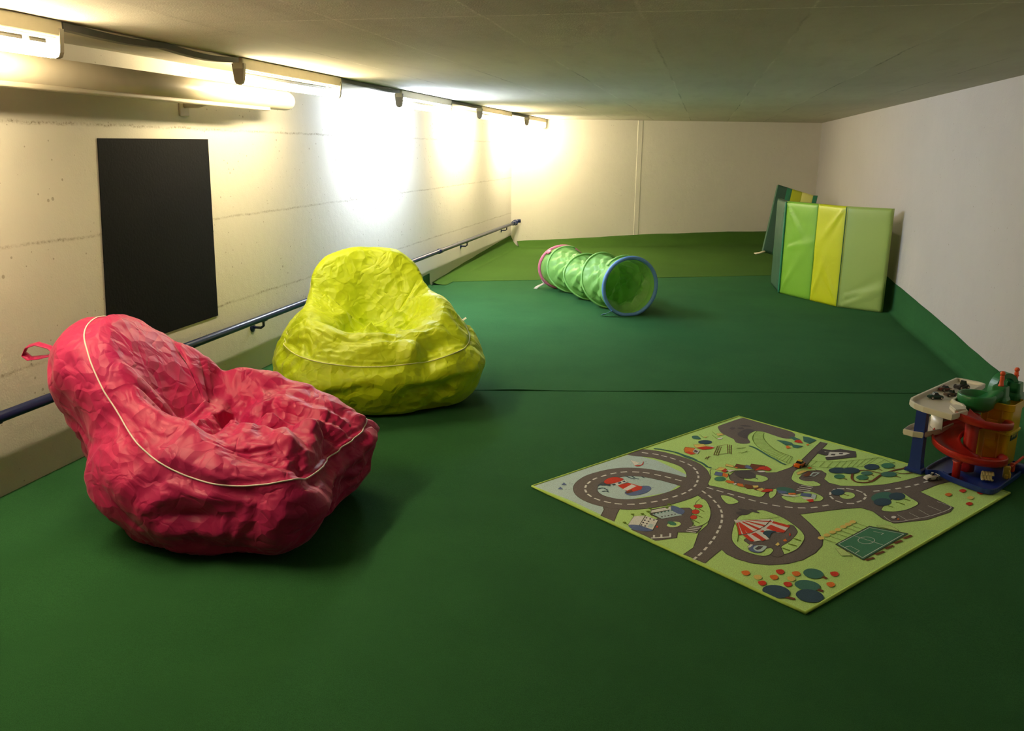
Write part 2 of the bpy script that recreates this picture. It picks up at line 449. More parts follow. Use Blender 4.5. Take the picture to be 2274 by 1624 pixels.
M_pipe_pink = plain('white piping', (.80, .70, .66, 1), .5); M_pipe_lime = plain('pale yellow piping', (.80, .83, .40, 1), .5)
M_tagwhite = plain('cream woven label', (.75, .66, .5, 1), .7)

def smin(a, b, k):
    h = np.clip(.5+.5*(b-a)/k, 0, 1); return b*(1-h)+a*h-k*h*(1-h)
def smax(a, b, k): return -smin(-a, -b, k)
def ell(p, c, r):
    q = (p-np.array(c))/np.array(r); l = np.sqrt((q*q).sum(-1)); g = np.sqrt(((q/np.array(r))**2).sum(-1))+1e-9
    return l*(l-1)/g
def bag_sdf(p, v):
    p = np.asarray(p); cx = v['cx']
    d = ell(p, (cx, 0, .20), (v['rx'], v['ry'], .36))
    d = smin(d, ell(p, (cx-.20, 0, .36-v['ah']), (v['mr'], .46, .30)), .12)
    a = np.array([v['bx']+.02, 0, v['bz']-.10]); b = np.array([cx-.12, 0, .20]); ba = b-a; h = np.clip(((p-a) @ ba)/(ba @ ba), 0, 1)
    d = smin(d, np.sqrt(((p-a-h[..., None]*ba)**2).sum(-1))-(v['br']+.14*h), .10)
    # back rest, leaning backwards
    q = p-np.array([v['bx'], 0, v['bz']]); c, n = math.cos(v['lean']), math.sin(v['lean'])
    q = np.stack([q[..., 0]*c+q[..., 2]*n, q[..., 1], -q[..., 0]*n+q[..., 2]*c], -1)
    d = smin(d, ell(q, (0, 0, 0), (.21, v['bw'], .32)), .15)
    for sy in (-1, 1):                                                  # sides run straight from the back rest down to the front
        a = np.array([v['bx']+v['tx'], v['ty']*sy, v['tz']]); b = np.array([cx+.30, v['fy']*sy, .20]); ba = b-a
        h = np.clip(((p-a) @ ba)/(ba @ ba), 0, 1)
        d = smin(d, np.sqrt(((p-a-h[..., None]*ba)**2).sum(-1))-(v['ra']+(v['rb']-v['ra'])*h), .10)
    s = ell(p, (cx+.11, 0, .83-.5*v['ah']), (.50, v['sw']+.12, .42))
    s = smin(s, ell(p, (cx-.10, 0, .72), (.22, v['sw']-.03, .28)), .14)
    d = smax(d, -s, .08)
    d = smax(d, -p[..., 2], .05)
    return d

def make_bag(name, label, mat, mpipe, loc, rotz, seed, v, handle=False, label_tag=None):
    NA, NP = 160, 92
    rng = np.random.RandomState(seed)
    c0 = np.array([v['cx']-.02, 0, .17])
    ax = np.array([.42, 0, .9]); ax /= np.linalg.norm(ax)
    ex = np.array([ax[2], 0, -ax[0]]); ey = np.array([0, 1., 0])
    az = np.arange(NA)*2*PI/NA
    K = 42                                                    # the ring that carries the piping
    # polar angle of the piping for each azimuth (0 = front, pi = back)
    cth = np.cos(az)
    th_p = np.radians(v['pf']+(v['pb']-v['pf'])*(.5-.5*cth)+v['ps']*np.sin(az)**2)
    f = np.linspace(0, 1, NP)
    TH = np.zeros((NP, NA))
    for i in range(NP):
        if i <= K: TH[i] = th_p*(i/K)
        else: TH[i] = th_p+(PI-th_p)*((i-K)/(NP-1-K))
    D = (np.sin(TH)*np.cos(az))[..., None]*ex+(np.sin(TH)*np.sin(az))[..., None]*ey+np.cos(TH)[..., None]*ax
    lo = np.zeros((NP, NA)); R = np.full((NP, NA), .02)
    # march outward to the last crossing
    best = np.zeros((NP, NA)); s = 1.15
    cur = np.full((NP, NA), 1.3); done = np.zeros((NP, NA), bool)
    for r in np.linspace(1.3, .02, 129):
        ins = bag_sdf(c0+D*r, v) < 0
        new = ins & ~done; best[new] = r; done |= ins
    a = best.copy(); b = best+.0101
    for _ in range(10):
        mth = (a+b)/2; ins = bag_sdf(c0+D*mth[..., None], v) < 0
        a = np.where(ins, mth, a); b = np.where(ins, b, mth)
    X = c0+D*a[..., None]
    X0 = X.copy()
    # cloth: slack fabric pulled back to the filling, so it buckles into folds
    def edges(di, dj):
        I, J = np.meshgrid(np.arange(NP-di if di else NP), np.arange(NA), indexing='ij')
        return (I*NA+J).ravel(), ((I+di)*NA+(J+dj) % NA).ravel()
    E = [edges(0, 1), edges(1, 0), edges(1, 1), edges(1, -1), edges(0, 2), edges(2, 0)]
    slack = [v['sl'], v['sl'], v['sl'], v['sl'], v['sl'], v['sl']]
    A = np.concatenate([e[0] for e in E]); B = np.concatenate([e[1] for e in E])
    sl = np.concatenate([np.full(len(e[0]), q) for e, q in zip(E, slack)])
    wgt = np.concatenate([np.full(len(e[0]), q) for e, q in zip(E, (1, 1, .7, .7, .18, .18))])
    P = X.reshape(-1, 3).copy(); G = P.copy()
    L = np.linalg.norm(P[A]-P[B], axis=1)
    # slack varies over the bag
    zz = (np.sin(G @ np.array([7., 3, 5])+seed)+np.sin(G @ np.array([-4., 8, 3])+2*seed)+np.sin(G @ np.array([3., -6, 9])))/3
    loc_sl = 1+sl*(.75+.55*zz[A])*np.clip((A//NA)/44., 0, 1)**1.7
    L = L*loc_sl
    # low frequency lumps of the filling as the first push
    amp = np.zeros(len(P))
    for k in range(26):
        kv = rng.normal(size=3); kv /= np.linalg.norm(kv); fr = rng.uniform(6, 26)
        amp += np.sin(G @ kv*fr+rng.uniform(0, 6.28))/fr
    gx = np.gradient(X, axis=0); gy = np.roll(X, -1, 1)-np.roll(X, 1, 1)
    Nn = np.cross(gy, gx).reshape(-1, 3); Nn /= np.linalg.norm(Nn, axis=1, keepdims=True)+1e-9
    sg = np.sign((Nn*(P-c0)).sum(1)); sg = np.where(np.median(sg) > 0, 1, -1); Nn *= sg
    rw0 = (np.arange(NP)[:, None]+np.zeros(NA, int)).ravel(); P = P+Nn*(amp*.08*np.clip((rw0-3)/14., 0, 1))[:, None]
    cnt = np.bincount(A, wgt, len(P))+np.bincount(B, wgt, len(P))
    hold = np.full(len(P), v.get('hold', .006)); hold[G[:, 2] < .02] = .25
    ring = np.arange(K*NA, (K+1)*NA); hold[ring] = .05
    rw = (np.arange(NP)[:, None]+np.zeros(NA, int)).ravel(); hold = np.maximum(hold, .45*np.clip(1-rw/30., 0, 1))
    for it in range(v['it']):
        d = P[B]-P[A]; l = np.linalg.norm(d, axis=1)+1e-12
        cor = d*((l-L)/l*wgt*.5)[:, None]
        acc = np.stack([np.bincount(A, cor[:, k], len(P))-np.bincount(B, cor[:, k], len(P)) for k in range(3)], 1)
        P = P+acc/cnt[:, None]*1.9
        P = P+(G-P)*hold[:, None]
        # fabric can lift off the filling but not sink far into it
        dn = ((P-G)*Nn).sum(1); low = np.minimum(dn+.03*np.clip((rw0-2)/16., 0, 1), 0); hi = np.maximum(dn-.035*np.clip((rw0-2)/16., 0, 1), 0); P = P-Nn*(low+hi)[:, None]
        P[:, 2] = np.maximum(P[:, 2], .001)
    X = P.reshape(NP, NA, 3)
    # twice the resolution, then crumple: facets with crisp ridges where they meet
    def up2(Y):
        Y2 = np.empty((NP, 2*NA, Y.shape[2])); Y2[:, 0::2] = Y
        Y2[:, 1::2] = (9*(Y+np.roll(Y, -1, 1))-np.roll(Y, 1, 1)-np.roll(Y, -2, 1))/16
        Z = np.empty((2*NP-1, 2*NA, Y.shape[2])); Z[0::2] = Y2
        pd = np.concatenate([Y2[:1], Y2, Y2[-1:]]); Z[1::2] = (9*(pd[1:-2]+pd[2:-1])-pd[:-3]-pd[3:])/16
        return Z
    X = up2(X); nr = up2(Nn.reshape(NP, NA, 3)); nr /= np.linalg.norm(nr, axis=2, keepdims=True)+1e-9
    NP, NA, K = 2*NP-1, 2*NA, 2*K
    F = X.reshape(-1, 3)
    W = F+.03*np.stack([np.sin(F @ np.array([9., 4, 6])+seed), np.sin(F @ np.array([-5., 11, 3])), np.sin(F @ np.array([4., 6, -10]))], 1)
    hgt = np.zeros(len(F))
    for cnt_, st, am in ((46, (1, 1, .6), .16), (220, (.8, 1, .7), .12)):
        Q = F[rng.randint(0, len(F), cnt_)]; st = np.array(st)
        d2 = np.full(len(F), 9.)
        for q_ in Q: d2 = np.minimum(d2, (((W-q_)*st)**2).sum(1))
        d2 = np.sqrt(d2); hgt += am*(d2-d2.mean())
    for k in range(v['nw']):                                   # straight creases, each over a patch of its own
        kv = rng.normal(size=3)*np.array([1, 1, .55]); kv /= np.linalg.norm(kv); lam = rng.uniform(.07, .30)
        ph = (W @ kv)/lam+rng.uniform(0, 1); tri = 1-2*np.abs(2*(ph-np.floor(ph))-1)
        q_ = F[rng.randint(0, len(F))]; dd = np.sqrt(((F-q_)**2).sum(1)); R_ = rng.uniform(.14, .36)
        win = np.clip(1.4*(1-dd/R_), 0, 1)
        hgt += win*tri*lam*v['ca']*rng.uniform(.4, 1)
    II = np.repeat(np.arange(NP), NA).astype(float); AZ = np.tile(np.arange(NA)*2*PI/NA, NP)
    # the seat panel sags over the side like a hem, then the side tucks in
    R2 = K+(NP-K)*(.058+.018*np.cos(AZ)+.016*np.sin(3*AZ+seed)+.010*np.sin(7*AZ))
    u_ = np.clip((II-K)/(R2-K), 0, 1); ov = np.where(II <= R2, u_*u_, np.exp(-(II-R2)/v['ot']))*(II > K)
    hgt += v['ha']*ov*np.clip(.35+.65*np.cos(AZ-.3)+.25*np.sin(5*AZ+seed), 0, 1)
    R3 = K+(NP-K)*(.34-.10*np.cos(AZ)); hgt += .006*np.exp(-np.abs(II-R3)/1.3)*(np.abs(AZ-PI) > .5)
    hgt *= np.clip((II-3)/22., 0, 1)
    edge = np.clip(F[:, 2]/.20, 0, 1)**.8
    F = F+nr.reshape(-1, 3)*(np.clip(hgt, -.04, .055)*edge)[:, None]
    F[:, 2] = np.maximum(F[:, 2], .001)
    X = F.reshape(NP, NA, 3)*v['sc']
    t = thing(name, label, 'bean bag chair', loc, rotz)
    m = MB(); V = [[m.bm.verts.new(X[i, j]) for j in range(NA)] for i in range(1, NP-1)]
    for i in range(len(V)-1):
        for j in range(NA):
            fc = m.bm.faces.new((V[i][j], V[i+1][j], V[i+1][(j+1) % NA], V[i][(j+1) % NA])); fc.smooth = True
    for row, p in ((V[0], X[0].mean(0)), (V[-1], X[-1].mean(0))):
        pv = m.bm.verts.new(p)
        for j in range(NA):
            fc = m.bm.faces.new((row[j], row[(j+1) % NA], pv)); fc.smooth = True
    body = m.obj('bag_body', mat, t)
    m = MB(); m.tube([X[K, j]+nr[K, j]*.0015 for j in range(NA)], .0031, 7, closed=True); m.obj('piping', mpipe, t)
    if handle:
        kk = np.argmin(((X.reshape(-1, 3)-np.array(v['hp']))**2).sum(1)); b = X.reshape(-1, 3)[kk]
        m = MB(); W = .030; H = [(x_*1.05, y_, z_*1.05) for x_, y_, z_ in [(0, .0, -.01), (-.035, 0, .022), (-.09, 0, .034), (-.135, 0, .02), (-.155, 0, -.012), (-.13, 0, -.03), (-.075, 0, -.022), (-.03, 0, -.012), (.01, 0, -.035)]]
        P = []
        for k in range(33):
            q = k/32*(len(H)-1); i0 = min(int(q), len(H)-2); fr = q-i0; fr = fr*fr*(3-2*fr)
            h = Vector(H[i0]).lerp(Vector(H[i0+1]), fr); tw = .35*math.sin(k/32*PI)
            P.append([Vector(b)+h+Vector((0, W/2*s_, tw*W*s_*.6)) for s_ in (-1, -.33, .33, 1)])
        m.grid(P); o = m.obj('handle_strap', mat, t)
        sm = o.modifiers.new('thick', 'SOLIDIFY'); sm.thickness = .0025
        # woven white marks on the strap end
        m = MB()
        for k, yy in enumerate((-.010, -.002, .007)):
            m.tube([Vector(b)+Vector((-.158, yy, -.024)), Vector(b)+Vector((-.146, yy+.003, -.031)), Vector(b)+Vector((-.134, yy-.001, -.036))], .0017, 5)
        m.obj('strap_marking', M_pipe_pink, t)
    if label_tag is not None:
        b = Vector(X[K, label_tag]); n = Vector(nr[K, label_tag])
        m = MB(); m.prism([(-.018, -.0008), (.018, -.0008), (.018, .0008), (-.018, .0008)], 0, .03, Vector((0, 0, 1)).rotation_difference(n).to_matrix())
        bmesh.ops.translate(m.bm, verts=m.bm.verts, vec=b); m.obj('sewn_label', M_tagwhite, t)
    return t
RED = dict(cx=.09, rx=.455, ry=.48, bx=-.36, bz=.47, bw=.24, lean=.46, sw=.315, ah=.07, tx=-.05, ty=.11, tz=.61, fy=.27, ra=.12, rb=.19,
           pf=50, pb=65, ps=9, sl=.05, it=150, sc=1.0, hp=(-.66, -.08, .69), br=.15, mr=.30, nw=60, ca=.15, ot=1.5, ha=.03)
GREEN = dict(cx=.05, rx=.55, ry=.56, bx=-.26, bz=.51, bw=.31, lean=.25, sw=.345, ah=.05, tx=.02, ty=.17, tz=.62, fy=.33, ra=.13, rb=.19,
             pf=52, pb=61, ps=7, sl=.05, it=150, sc=1.06, nw=60, ca=.13, ot=1.2, ha=.055, br=.17, mr=.34)
make_bag('bean_bag_chair', 'raspberry pink bean bag chair with white piping, nearest the camera', M_pink, M_pipe_pink, (-1.92, 3.00, .0), math.radians(2), 3, RED, handle=True)
make_bag('bean_bag_chair', 'lime green bean bag chair with pale piping behind the pink one', M_lime, M_pipe_lime, (-1.95, 4.90, .0), math.radians(-62), 11, GREEN, label_tag=85)
# ------------------------------------------------------------------ crawl tunnel
M_tun = NT('translucent green tunnel nylon'); _c = M_tun.coord()
M_tun.base(M_tun.mix(M_tun.noise(6, 3, .6, _c), (.24, .52, .12, 1), (.31, .62, .17, 1))); M_tun.set(Roughness=.45)
_tr = M_tun.n.new('ShaderNodeBsdfTranslucent'); _tr.inputs[0].default_value = (.25, .55, .12, 1)
_ms = M_tun.n.new('ShaderNodeMixShader'); _ms.inputs[0].default_value = .16
M_tun.link(M_tun.b.outputs[0], _ms.inputs[1]); M_tun.link(_tr.outputs[0], _ms.inputs[2]); M_tun.link(_ms.outputs[0], M_tun.out.inputs[0])
M_tun.bump(M_tun.math('ABSOLUTE', M_tun.math('SUBTRACT', M_tun.noise(11, 2, .5, _c, 1.0), .5)), .35, .02)
M_tun = M_tun.m
M_tseam = plain('light green hoop binding', (.30, .62, .18, 1), .5)
M_pinkring = plain('pink hoop sleeve', (.80, .20, .33, 1), .5); M_bluering = plain('sky blue hoop sleeve', (.14, .30, .66, 1), .5)
M_greyrib = plain('pale grey ribbon', (.45, .42, .38, 1), .6); M_bluerib = plain('pale blue ribbon', (.25, .36, .55, 1), .6)
A0 = np.array([-1.47, 9.32]); A1 = np.array([-.60, 7.86]); TR = .268
t = thing('play_tunnel', 'green crawl tunnel lying on the carpet with one pink and one blue hoop', 'play tunnel', (A0[0], A0[1], .008), 0)
axd = (A1-A0); TL = float(np.linalg.norm(axd)); axd = axd/TL; sid = np.array([-axd[1], axd[0]])
def tp(u, a, r, squash=1.0):
    """u along the axis, a round it (0 = side, pi/2 = up)"""
    sq = .86+.14*min(1, max(0, u/.9))**.8; z = (r*math.sin(a)+TR)*sq
    return Vector((axd[0]*u+sid[0]*r*math.cos(a), axd[1]*u+sid[1]*r*math.cos(a), max(.004, z)))
NU, NV = 150, 150; turns = 3.6
def tunnel_r(u, a):
    f = u/TL; ph = f*turns-(a/(2*PI)); w = ph-math.floor(ph)
    if f < .06 or f > .93: sag = .010*math.sin(min(f, 1-f)/.07*PI)
    else: sag = .050*math.sin(w*PI)**.8
    tw = abs(2*((a*9/(2*PI)+f*11) % 1)-1); tw2 = abs(2*((a*7/(2*PI)-f*13+.3*math.sin(a*3)) % 1)-1)
    fold = (tw*.026+tw2*.020)*math.sin(w*PI)**.7 if .06 < f < .93 else .004*tw
    top = .085*math.exp(-((f-.42)/.18)**2)*max(0, math.sin(a))
    return TR-.004-sag-fold-top
m = MB(); P = []
for i in range(NU+1):
    u = TL*i/NU; P.append([tp(u, 2*PI*j/NV, tunnel_r(u, 2*PI*j/NV)) for j in range(NV)])
m.grid(P, wv=True); m.obj('tunnel_fabric', M_tun, t)
m = MB(); pts = []
for k in range(int(turns*60)+1):
    a = -2*PI*k/60; f = .06+.87*k/(turns*60); u = f*TL
    # the spring wire lies where the fabric is not sagging
    ff = (math.floor(f*turns)-0+(a/(2*PI)) % 1)/turns
    pts.append((f, a))
for tt in range(0, 5):
    q = []
    for k in range(73):
        a = 2*PI*k/72; f = (tt+a/(2*PI))/turns
        if .05 < f < .94: q.append(tp(f*TL, a, TR-.003-.085*math.exp(-((f-.42)/.18)**2)*max(0, math.sin(a))))
    if len(q) > 4: m.tube(q, .010, 8)
m.obj('spring_wire_sleeve', M_tseam, t)
for nm, u, mt, cnt in (('pink_hoop', 0, M_pinkring, 1), ('blue_hoop', TL, M_bluering, 1)):
    m = MB(); m.tube([tp(u, 2*PI*k/64, TR) for k in range(64)], .018, 12, closed=True); h = m.obj(nm, mt, t)
    h['label'] = nm.split('_')[0]+' end hoop of the tunnel'
# ribbons
def ribbon(name, pts, w, mat, parent, wdir):
    m = MB(); wv = Vector(wdir)*w/2
    m.grid([[Vector(p)-wv, Vector(p)+wv] for p in pts]); o = m.obj(name, mat, parent)
    sm = o.modifiers.new('thick', 'SOLIDIFY'); sm.thickness = .003; return o
a3 = Vector((axd[0], axd[1], 0)); s3 = Vector((sid[0], sid[1], 0))
b = tp(.0, 2.30, TR+.012); ribbon('pink_tab', [b, b+a3*.03, b+a3*.07+Vector((0, 0, .006)), b+a3*.095], .055, M_pinkring, t, (s3*math.sin(2.3)+Vector((0, 0, -math.cos(2.3)))).normalized())
b = tp(0, 3.75, TR+.01); ribbon('grey_ribbon', [b, b-a3*.02-s3*-.03+Vector((0, 0, -.04)), b-a3*.03-s3*.05+Vector((0, 0, -.075)), b-a3*.02-s3*.09+Vector((0, 0, -.105))], .05, M_greyrib, t, (a3*.9+s3*.4).normalized())
b = tp(TL, 4.05, TR+.012); ribbon('blue_ribbon', [b, b-s3*.03+Vector((0, 0, -.01)), b-s3*.06-a3*.02+Vector((0, 0, -.03)), b-s3*.09-a3*.03+Vector((0, 0, -.035))], .05, M_bluerib, t, (a3*.9+Vector((0, 0, .4))).normalized())

# ------------------------------------------------------------------ folding mats
def vinyl(name, col):
    t = NT(name); co = t.coord(); n = t.noise(3, 3, .5, co)
    t.base(t.mix(n, tuple(v*.93 for v in col[:3])+(1,), tuple(min(1, v*1.05) for v in col[:3])+(1,))); t.set(Roughness=.38)
    t.bump(t.noise(9, 3, .5, co, .5), .12, .02); return t.m
V_green = vinyl('leaf green vinyl', (.20, .44, .035, 1)); V_yel = vinyl('lime yellow vinyl', (.56, .60, .012, 1)); V_pale = vinyl('pale green vinyl', (.42, .56, .14, 1))
V_teal = vinyl('teal green vinyl', (.03, .22, .11, 1)); V_dark = vinyl('dark green vinyl', (.035, .105, .065, 1)); V_lem = vinyl('lemon vinyl', (.88, .85, .22, 1))
V_seam = plain('dark green seam', (.03, .11, .02, 1), .5)
def panel(name, a, b, z0a, z0b, h, mat, parent, side, th=.045, dents=(), upv=Vector((0, 0, 1))):
    """padded panel standing on the line a-b (2D, local), thickness behind; shallow radial tucks from its corners"""
    a, b = Vector((a[0], a[1], z0a)), Vector((b[0], b[1], z0b)); d = b-a; L = d.length; dn = d.normalized(); n = dn.cross(upv).normalized()*side
    N, Hn = 24, 40; F = []; Bk = []
    for i in range(N+1):
        rf = []; rb = []
        for j in range(Hn+1):
            u, w = i/N, j/Hn
            e = min(u*L, (1-u)*L, w*h, (1-w)*h); puff = .010*(1-math.exp(-e/.025))
            tuck = 0
            for (cu, cw, a0) in dents:
                ang = math.atan2((w-cw)*h, (u-cu)*L); rr = math.hypot((u-cu)*L, (w-cw)*h)
                tuck += .017*math.exp(-((ang-a0)/.10)**2)*math.exp(-rr/.30)*min(1, rr/.05)
                tuck -= .009*math.exp(-((ang-a0-.22)/.10)**2)*math.exp(-rr/.25)*min(1, rr/.05)
            p = a+d*u+upv*(w*h)
            rf.append(p+n*(puff+tuck)); rb.append(p-n*(th+puff*.6))
        F.append(rf); Bk.append(rb)
    m = MB(); m.grid(F); m.grid(Bk)
    for (r1, r2) in ((F[0], Bk[0]), (F[-1], Bk[-1]), ([r[0] for r in F], [r[0] for r in Bk]), ([r[-1] for r in F], [r[-1] for r in Bk])): m.grid([r1, r2], smooth=False)
    o = m.obj(name, mat, parent, weld=True)
    return o, n
O = Vector((1.30, 9.1, .004))
def loc2(x, y): return (x-O.x, y-O.y)
t = thing('folding_mat', 'upright folding gym mat of leaf green, lime and pale green panels facing the camera', 'folding mat', O)
q0, q1, q2, q3 = loc2(.885, 9.60), loc2(1.158, 9.19), loc2(1.378, 8.855), loc2(1.752, 8.64)
qd = loc2(.85, 10.32)
HM = .985
panel('green_panel', q0, q1, 0, 0, HM, V_green, t, 1, dents=((0, 0, .95), (0, 1, -.9), (0, .5, 0.2)))[0]['label'] = 'leaf green panel'
panel('lime_panel', q1, q2, 0, 0, HM, V_yel, t, 1, dents=((1, 1, -2.3), (1, 0, 2.1), (0, .0, 1.2)))[0]['label'] = 'lime yellow panel'
panel('pale_panel', q2, q3, 0, 0, HM, V_pale, t, 1, dents=((0, 0, .45), (0, .1, .3)))[0]['label'] = 'pale green panel'
panel('dark_panel', qd, q0, 0.0, 0, HM-.01, V_dark, t, 1, dents=((1, 1, -2.2), (1, 0, 2.2)))[0]['label'] = 'dark teal panel turned away from the camera'
def bar(name, a, z0, z1, w, mat):
    m = MB(); m.box((a[0], a[1], (z0+z1)/2), (w, w, z1-z0), None, w*.3, 1); return m.obj(name, mat, t)
bar('fold_edge', (q0[0]-.006, q0[1]-.010), 0.003, HM-.003, .022, V_teal); bar('fold_edge', (q2[0]-.004, q2[1]-.012), .003, HM-.003, .009, V_seam)
# second mat slumped behind, tipped over against the wall
BLm, TLm, TRm = Vector((.879, 12.42, .15)), Vector((1.045, 12.83, 1.046)), Vector((1.61, 12.97, .88))
upm = (TLm-BLm); hm = upm.length; upm.normalize(); dm = TRm-TLm
t = thing('folding_mat', 'tipped folding mat behind the upright one, only its dark and lemon striped top corner showing', 'folding mat', (BLm.x, BLm.y, 0))
f0 = 0
for nm, w_, mt in (('dark_panel', .23, V_dark), ('teal_panel', .13, V_teal), ('lime_panel', .25, V_yel), ('lemon_panel', .28, V_lem), ('green_panel', .11, V_teal)):
    a_ = dm*f0+Vector((0, 0, BLm.z)); b_ = dm*(f0+w_)+Vector((0, 0, BLm.z)); f0 += w_
    o, n_ = panel(nm, (a_.x, a_.y), (b_.x, b_.y), max(.0, a_.z), max(.0, b_.z), hm, mt, t, 1, upv=upm)
    o['label'] = nm.replace('_', ' ')
e_ = Vector((-.02, -.03, .0))
m = MB(); m.grid([[Vector((.015, .0, .155)), Vector((.03, -.03, .15))], [Vector((-.05, -.01, .13)), Vector((-.04, -.05, .125))], [Vector((-.12, -.02, .12)), Vector((-.10, -.06, .115))]])
o = m.obj('white_strap', M_tagwhite, t); sm = o.modifiers.new('thick', 'SOLIDIFY'); sm.thickness = .012
# ------------------------------------------------------------------ toy garage
def plastic(name, col, rough=.32, **k): return plain(name, col, rough, .06, 12, **k)
G_white = plastic('ivory plastic', (.66, .61, .50, 1)); G_blue = plastic('royal blue plastic', (.012, .035, .24, 1)); G_red = plastic('red plastic', (.50, .022, .016, 1))
G_green = plastic('green plastic', (.016, .17, .045, 1)); G_orange = plastic('orange plastic', (.85, .11, .025, 1), .4); G_gate = plastic('red orange plastic', (.66, .07, .025, 1))
G_cream = plastic('cream plastic', (.72, .60, .27, 1)); G_ochre = plastic('ochre plastic', (.70, .48, .05, 1)); G_grey = plastic('clear grey plastic', (.45, .43, .38, 1))
G_dark = plastic('dark blue sticker', (.02, .03, .05, 1), .3); G_pale = plastic('sticker print', (.45, .40, .12, 1), .4)
_t = NT('translucent amber plastic'); _t.base((.80, .56, .02, 1)); _t.set(Roughness=.18, IOR=1.45)
_tl = _t.n.new('ShaderNodeBsdfTransparent'); _tl.inputs[0].default_value = (.85, .62, .06, 1); _mx = _t.n.new('ShaderNodeMixShader'); _mx.inputs[0].default_value = .28
_t.link(_t.b.outputs[0], _mx.inputs[1]); _t.link(_tl.outputs[0], _mx.inputs[2]); _t.link(_mx.outputs[0], _t.out.inputs[0]); G_amber = _t.m
GZ = .0118
g = thing('toy_garage', 'plastic toy parking garage with red spiral ramp and yellow tower by the right wall', 'toy garage', (1.085, 4.18, GZ), math.atan2(-.57, .82))
def spl(pts, n=6):
    P = [Vector((p[0], p[1], 0)) for p in pts]; q = []; L = len(P)
    for i in range(L):
        a, b, c, d = P[i-1], P[i], P[(i+1) % L], P[(i+2) % L]
        for k in range(n):
            f = k/n; q.append((2*b+(c-a)*f+(2*a-5*b+4*c-d)*f*f+(3*b-a-3*c+d)*f**3)*.5)
    return [(p.x, p.y) for p in q]
def shrink(pts, r):
    out = []; n = len(pts); A = sum(pts[i][0]*pts[(i+1) % n][1]-pts[(i+1) % n][0]*pts[i][1] for i in range(n)); s = 1 if A > 0 else -1
    for i in range(n):
        a, b = Vector(pts[i-1]), Vector(pts[(i+1) % n]); d = (b-a)
        if d.length < 1e-9: out.append(pts[i]); continue
        d.normalize(); nn = Vector((-d.y, d.x))*s; out.append((pts[i][0]+nn.x*r, pts[i][1]+nn.y*r))
    return out
def tray(name, pts, z0, zf, zr, mat, parent, lip=.008, step=.004):
    """plate with a raised rounded rim: outer wall, stepped skirt, rim, floor"""
    rings = [(pts, 0, z0), (pts, 0, z0+(zf-z0)*.5), (pts, -step, z0+(zf-z0)*.55), (pts, -step, zr-.003), (pts, -step+.003, zr), (pts, lip-.003, zr), (pts, lip, zr-.003), (pts, lip+.004, zf)]
    m = MB(); P = []
    for (q, off, z) in rings:
        s = shrink(q, off) if off else q; P.append([(x, y, z) for x, y in s])
    m.grid(P, wv=True, smooth=False); m.face(P[-1]); m.face(P[0], True)
    return m.obj(name, mat, parent)
# base plate
bp = spl([(.045, .0), (.10, .015), (.17, -.02), (.25, -.045), (.33, -.055), (.362, -.02), (.365, .10), (.365, .30), (.34, .42), (.20, .44), (.09, .40), (.045, .25)], 5)
tray('base_plate', bp, 0, .010, .026, G_blue, g, .007, .002)
m = MB(); m.prism([(.12, .012), (.15, -.002), (.165, .05), (.135, .06)], .010, .030); m.obj('base_ramp', G_blue, g)
# corner post with flared foot
m = MB()
pr = [(.040, 0), (.040, .012), (.030, .020), (.026, .06), (.0235, .325)]
P = [[(-r, -r*.8, z), (r, -r*.8, z), (r, r*.8, z), (-r, r*.8, z)] for r, z in pr]
m.grid(P, wv=True, smooth=False); m.face(P[-1]); m.face(P[0], True); m.obj('post', G_blue, g)
m = MB()
P = [[(-r-.02, .50-r*.8, z), (r-.02, .50-r*.8, z), (r-.02, .50+r*.8, z), (-r-.02, .50+r*.8, z)] for r, z in pr]
m.grid(P, wv=True, smooth=False); m.face(P[-1]); m.face(P[0], True); m.obj('post', G_blue, g)
# middle parking deck behind the post
md = [(-.066, -.03), (-.02, -.035), (.02, -.02), (.03, .02), (.05, .10), (.06, .30), (-.06, .30), (-.074, .05)]
tray('middle_deck', md, .175, .188, .203, G_white, g, .006, .003)
m = MB(); m.lathe([(.095, 0), (.098, .07), (.104, .07), (.101, 0)], 24, (.075, .20, .19), None, True, PI*.55, PI*1.45); m.obj('deck_screen', G_white, g)
# upper deck
ud = []
for (x, y) in [(-.072, .58), (-.072, .10), (-.070, .03), (-.055, -.02), (-.02, -.055), (.03, -.078), (.09, -.093), (.165, -.11), (.178, -.04), (.186, .01), (.165, .045), (.155, .075), (.135, .105), (.095, .125), (.075, .15), (.07, .20), (.07, .57), (.04, .585), (-.05, .59)]: ud.append((x, y))
tray('upper_deck', ud, .318, .331, .347, G_white, g, .009, .005)
m = MB(); m.prism([(.155, -.045), (.186, .01), (.165, .05), (.12, .06), (.105, .02)], .331, .352); bmesh.ops.bevel(m.bm, geom=m.bm.edges[:], offset=.004, segments=2, affect='EDGES'); m.obj('ramp_entry', G_white, g)
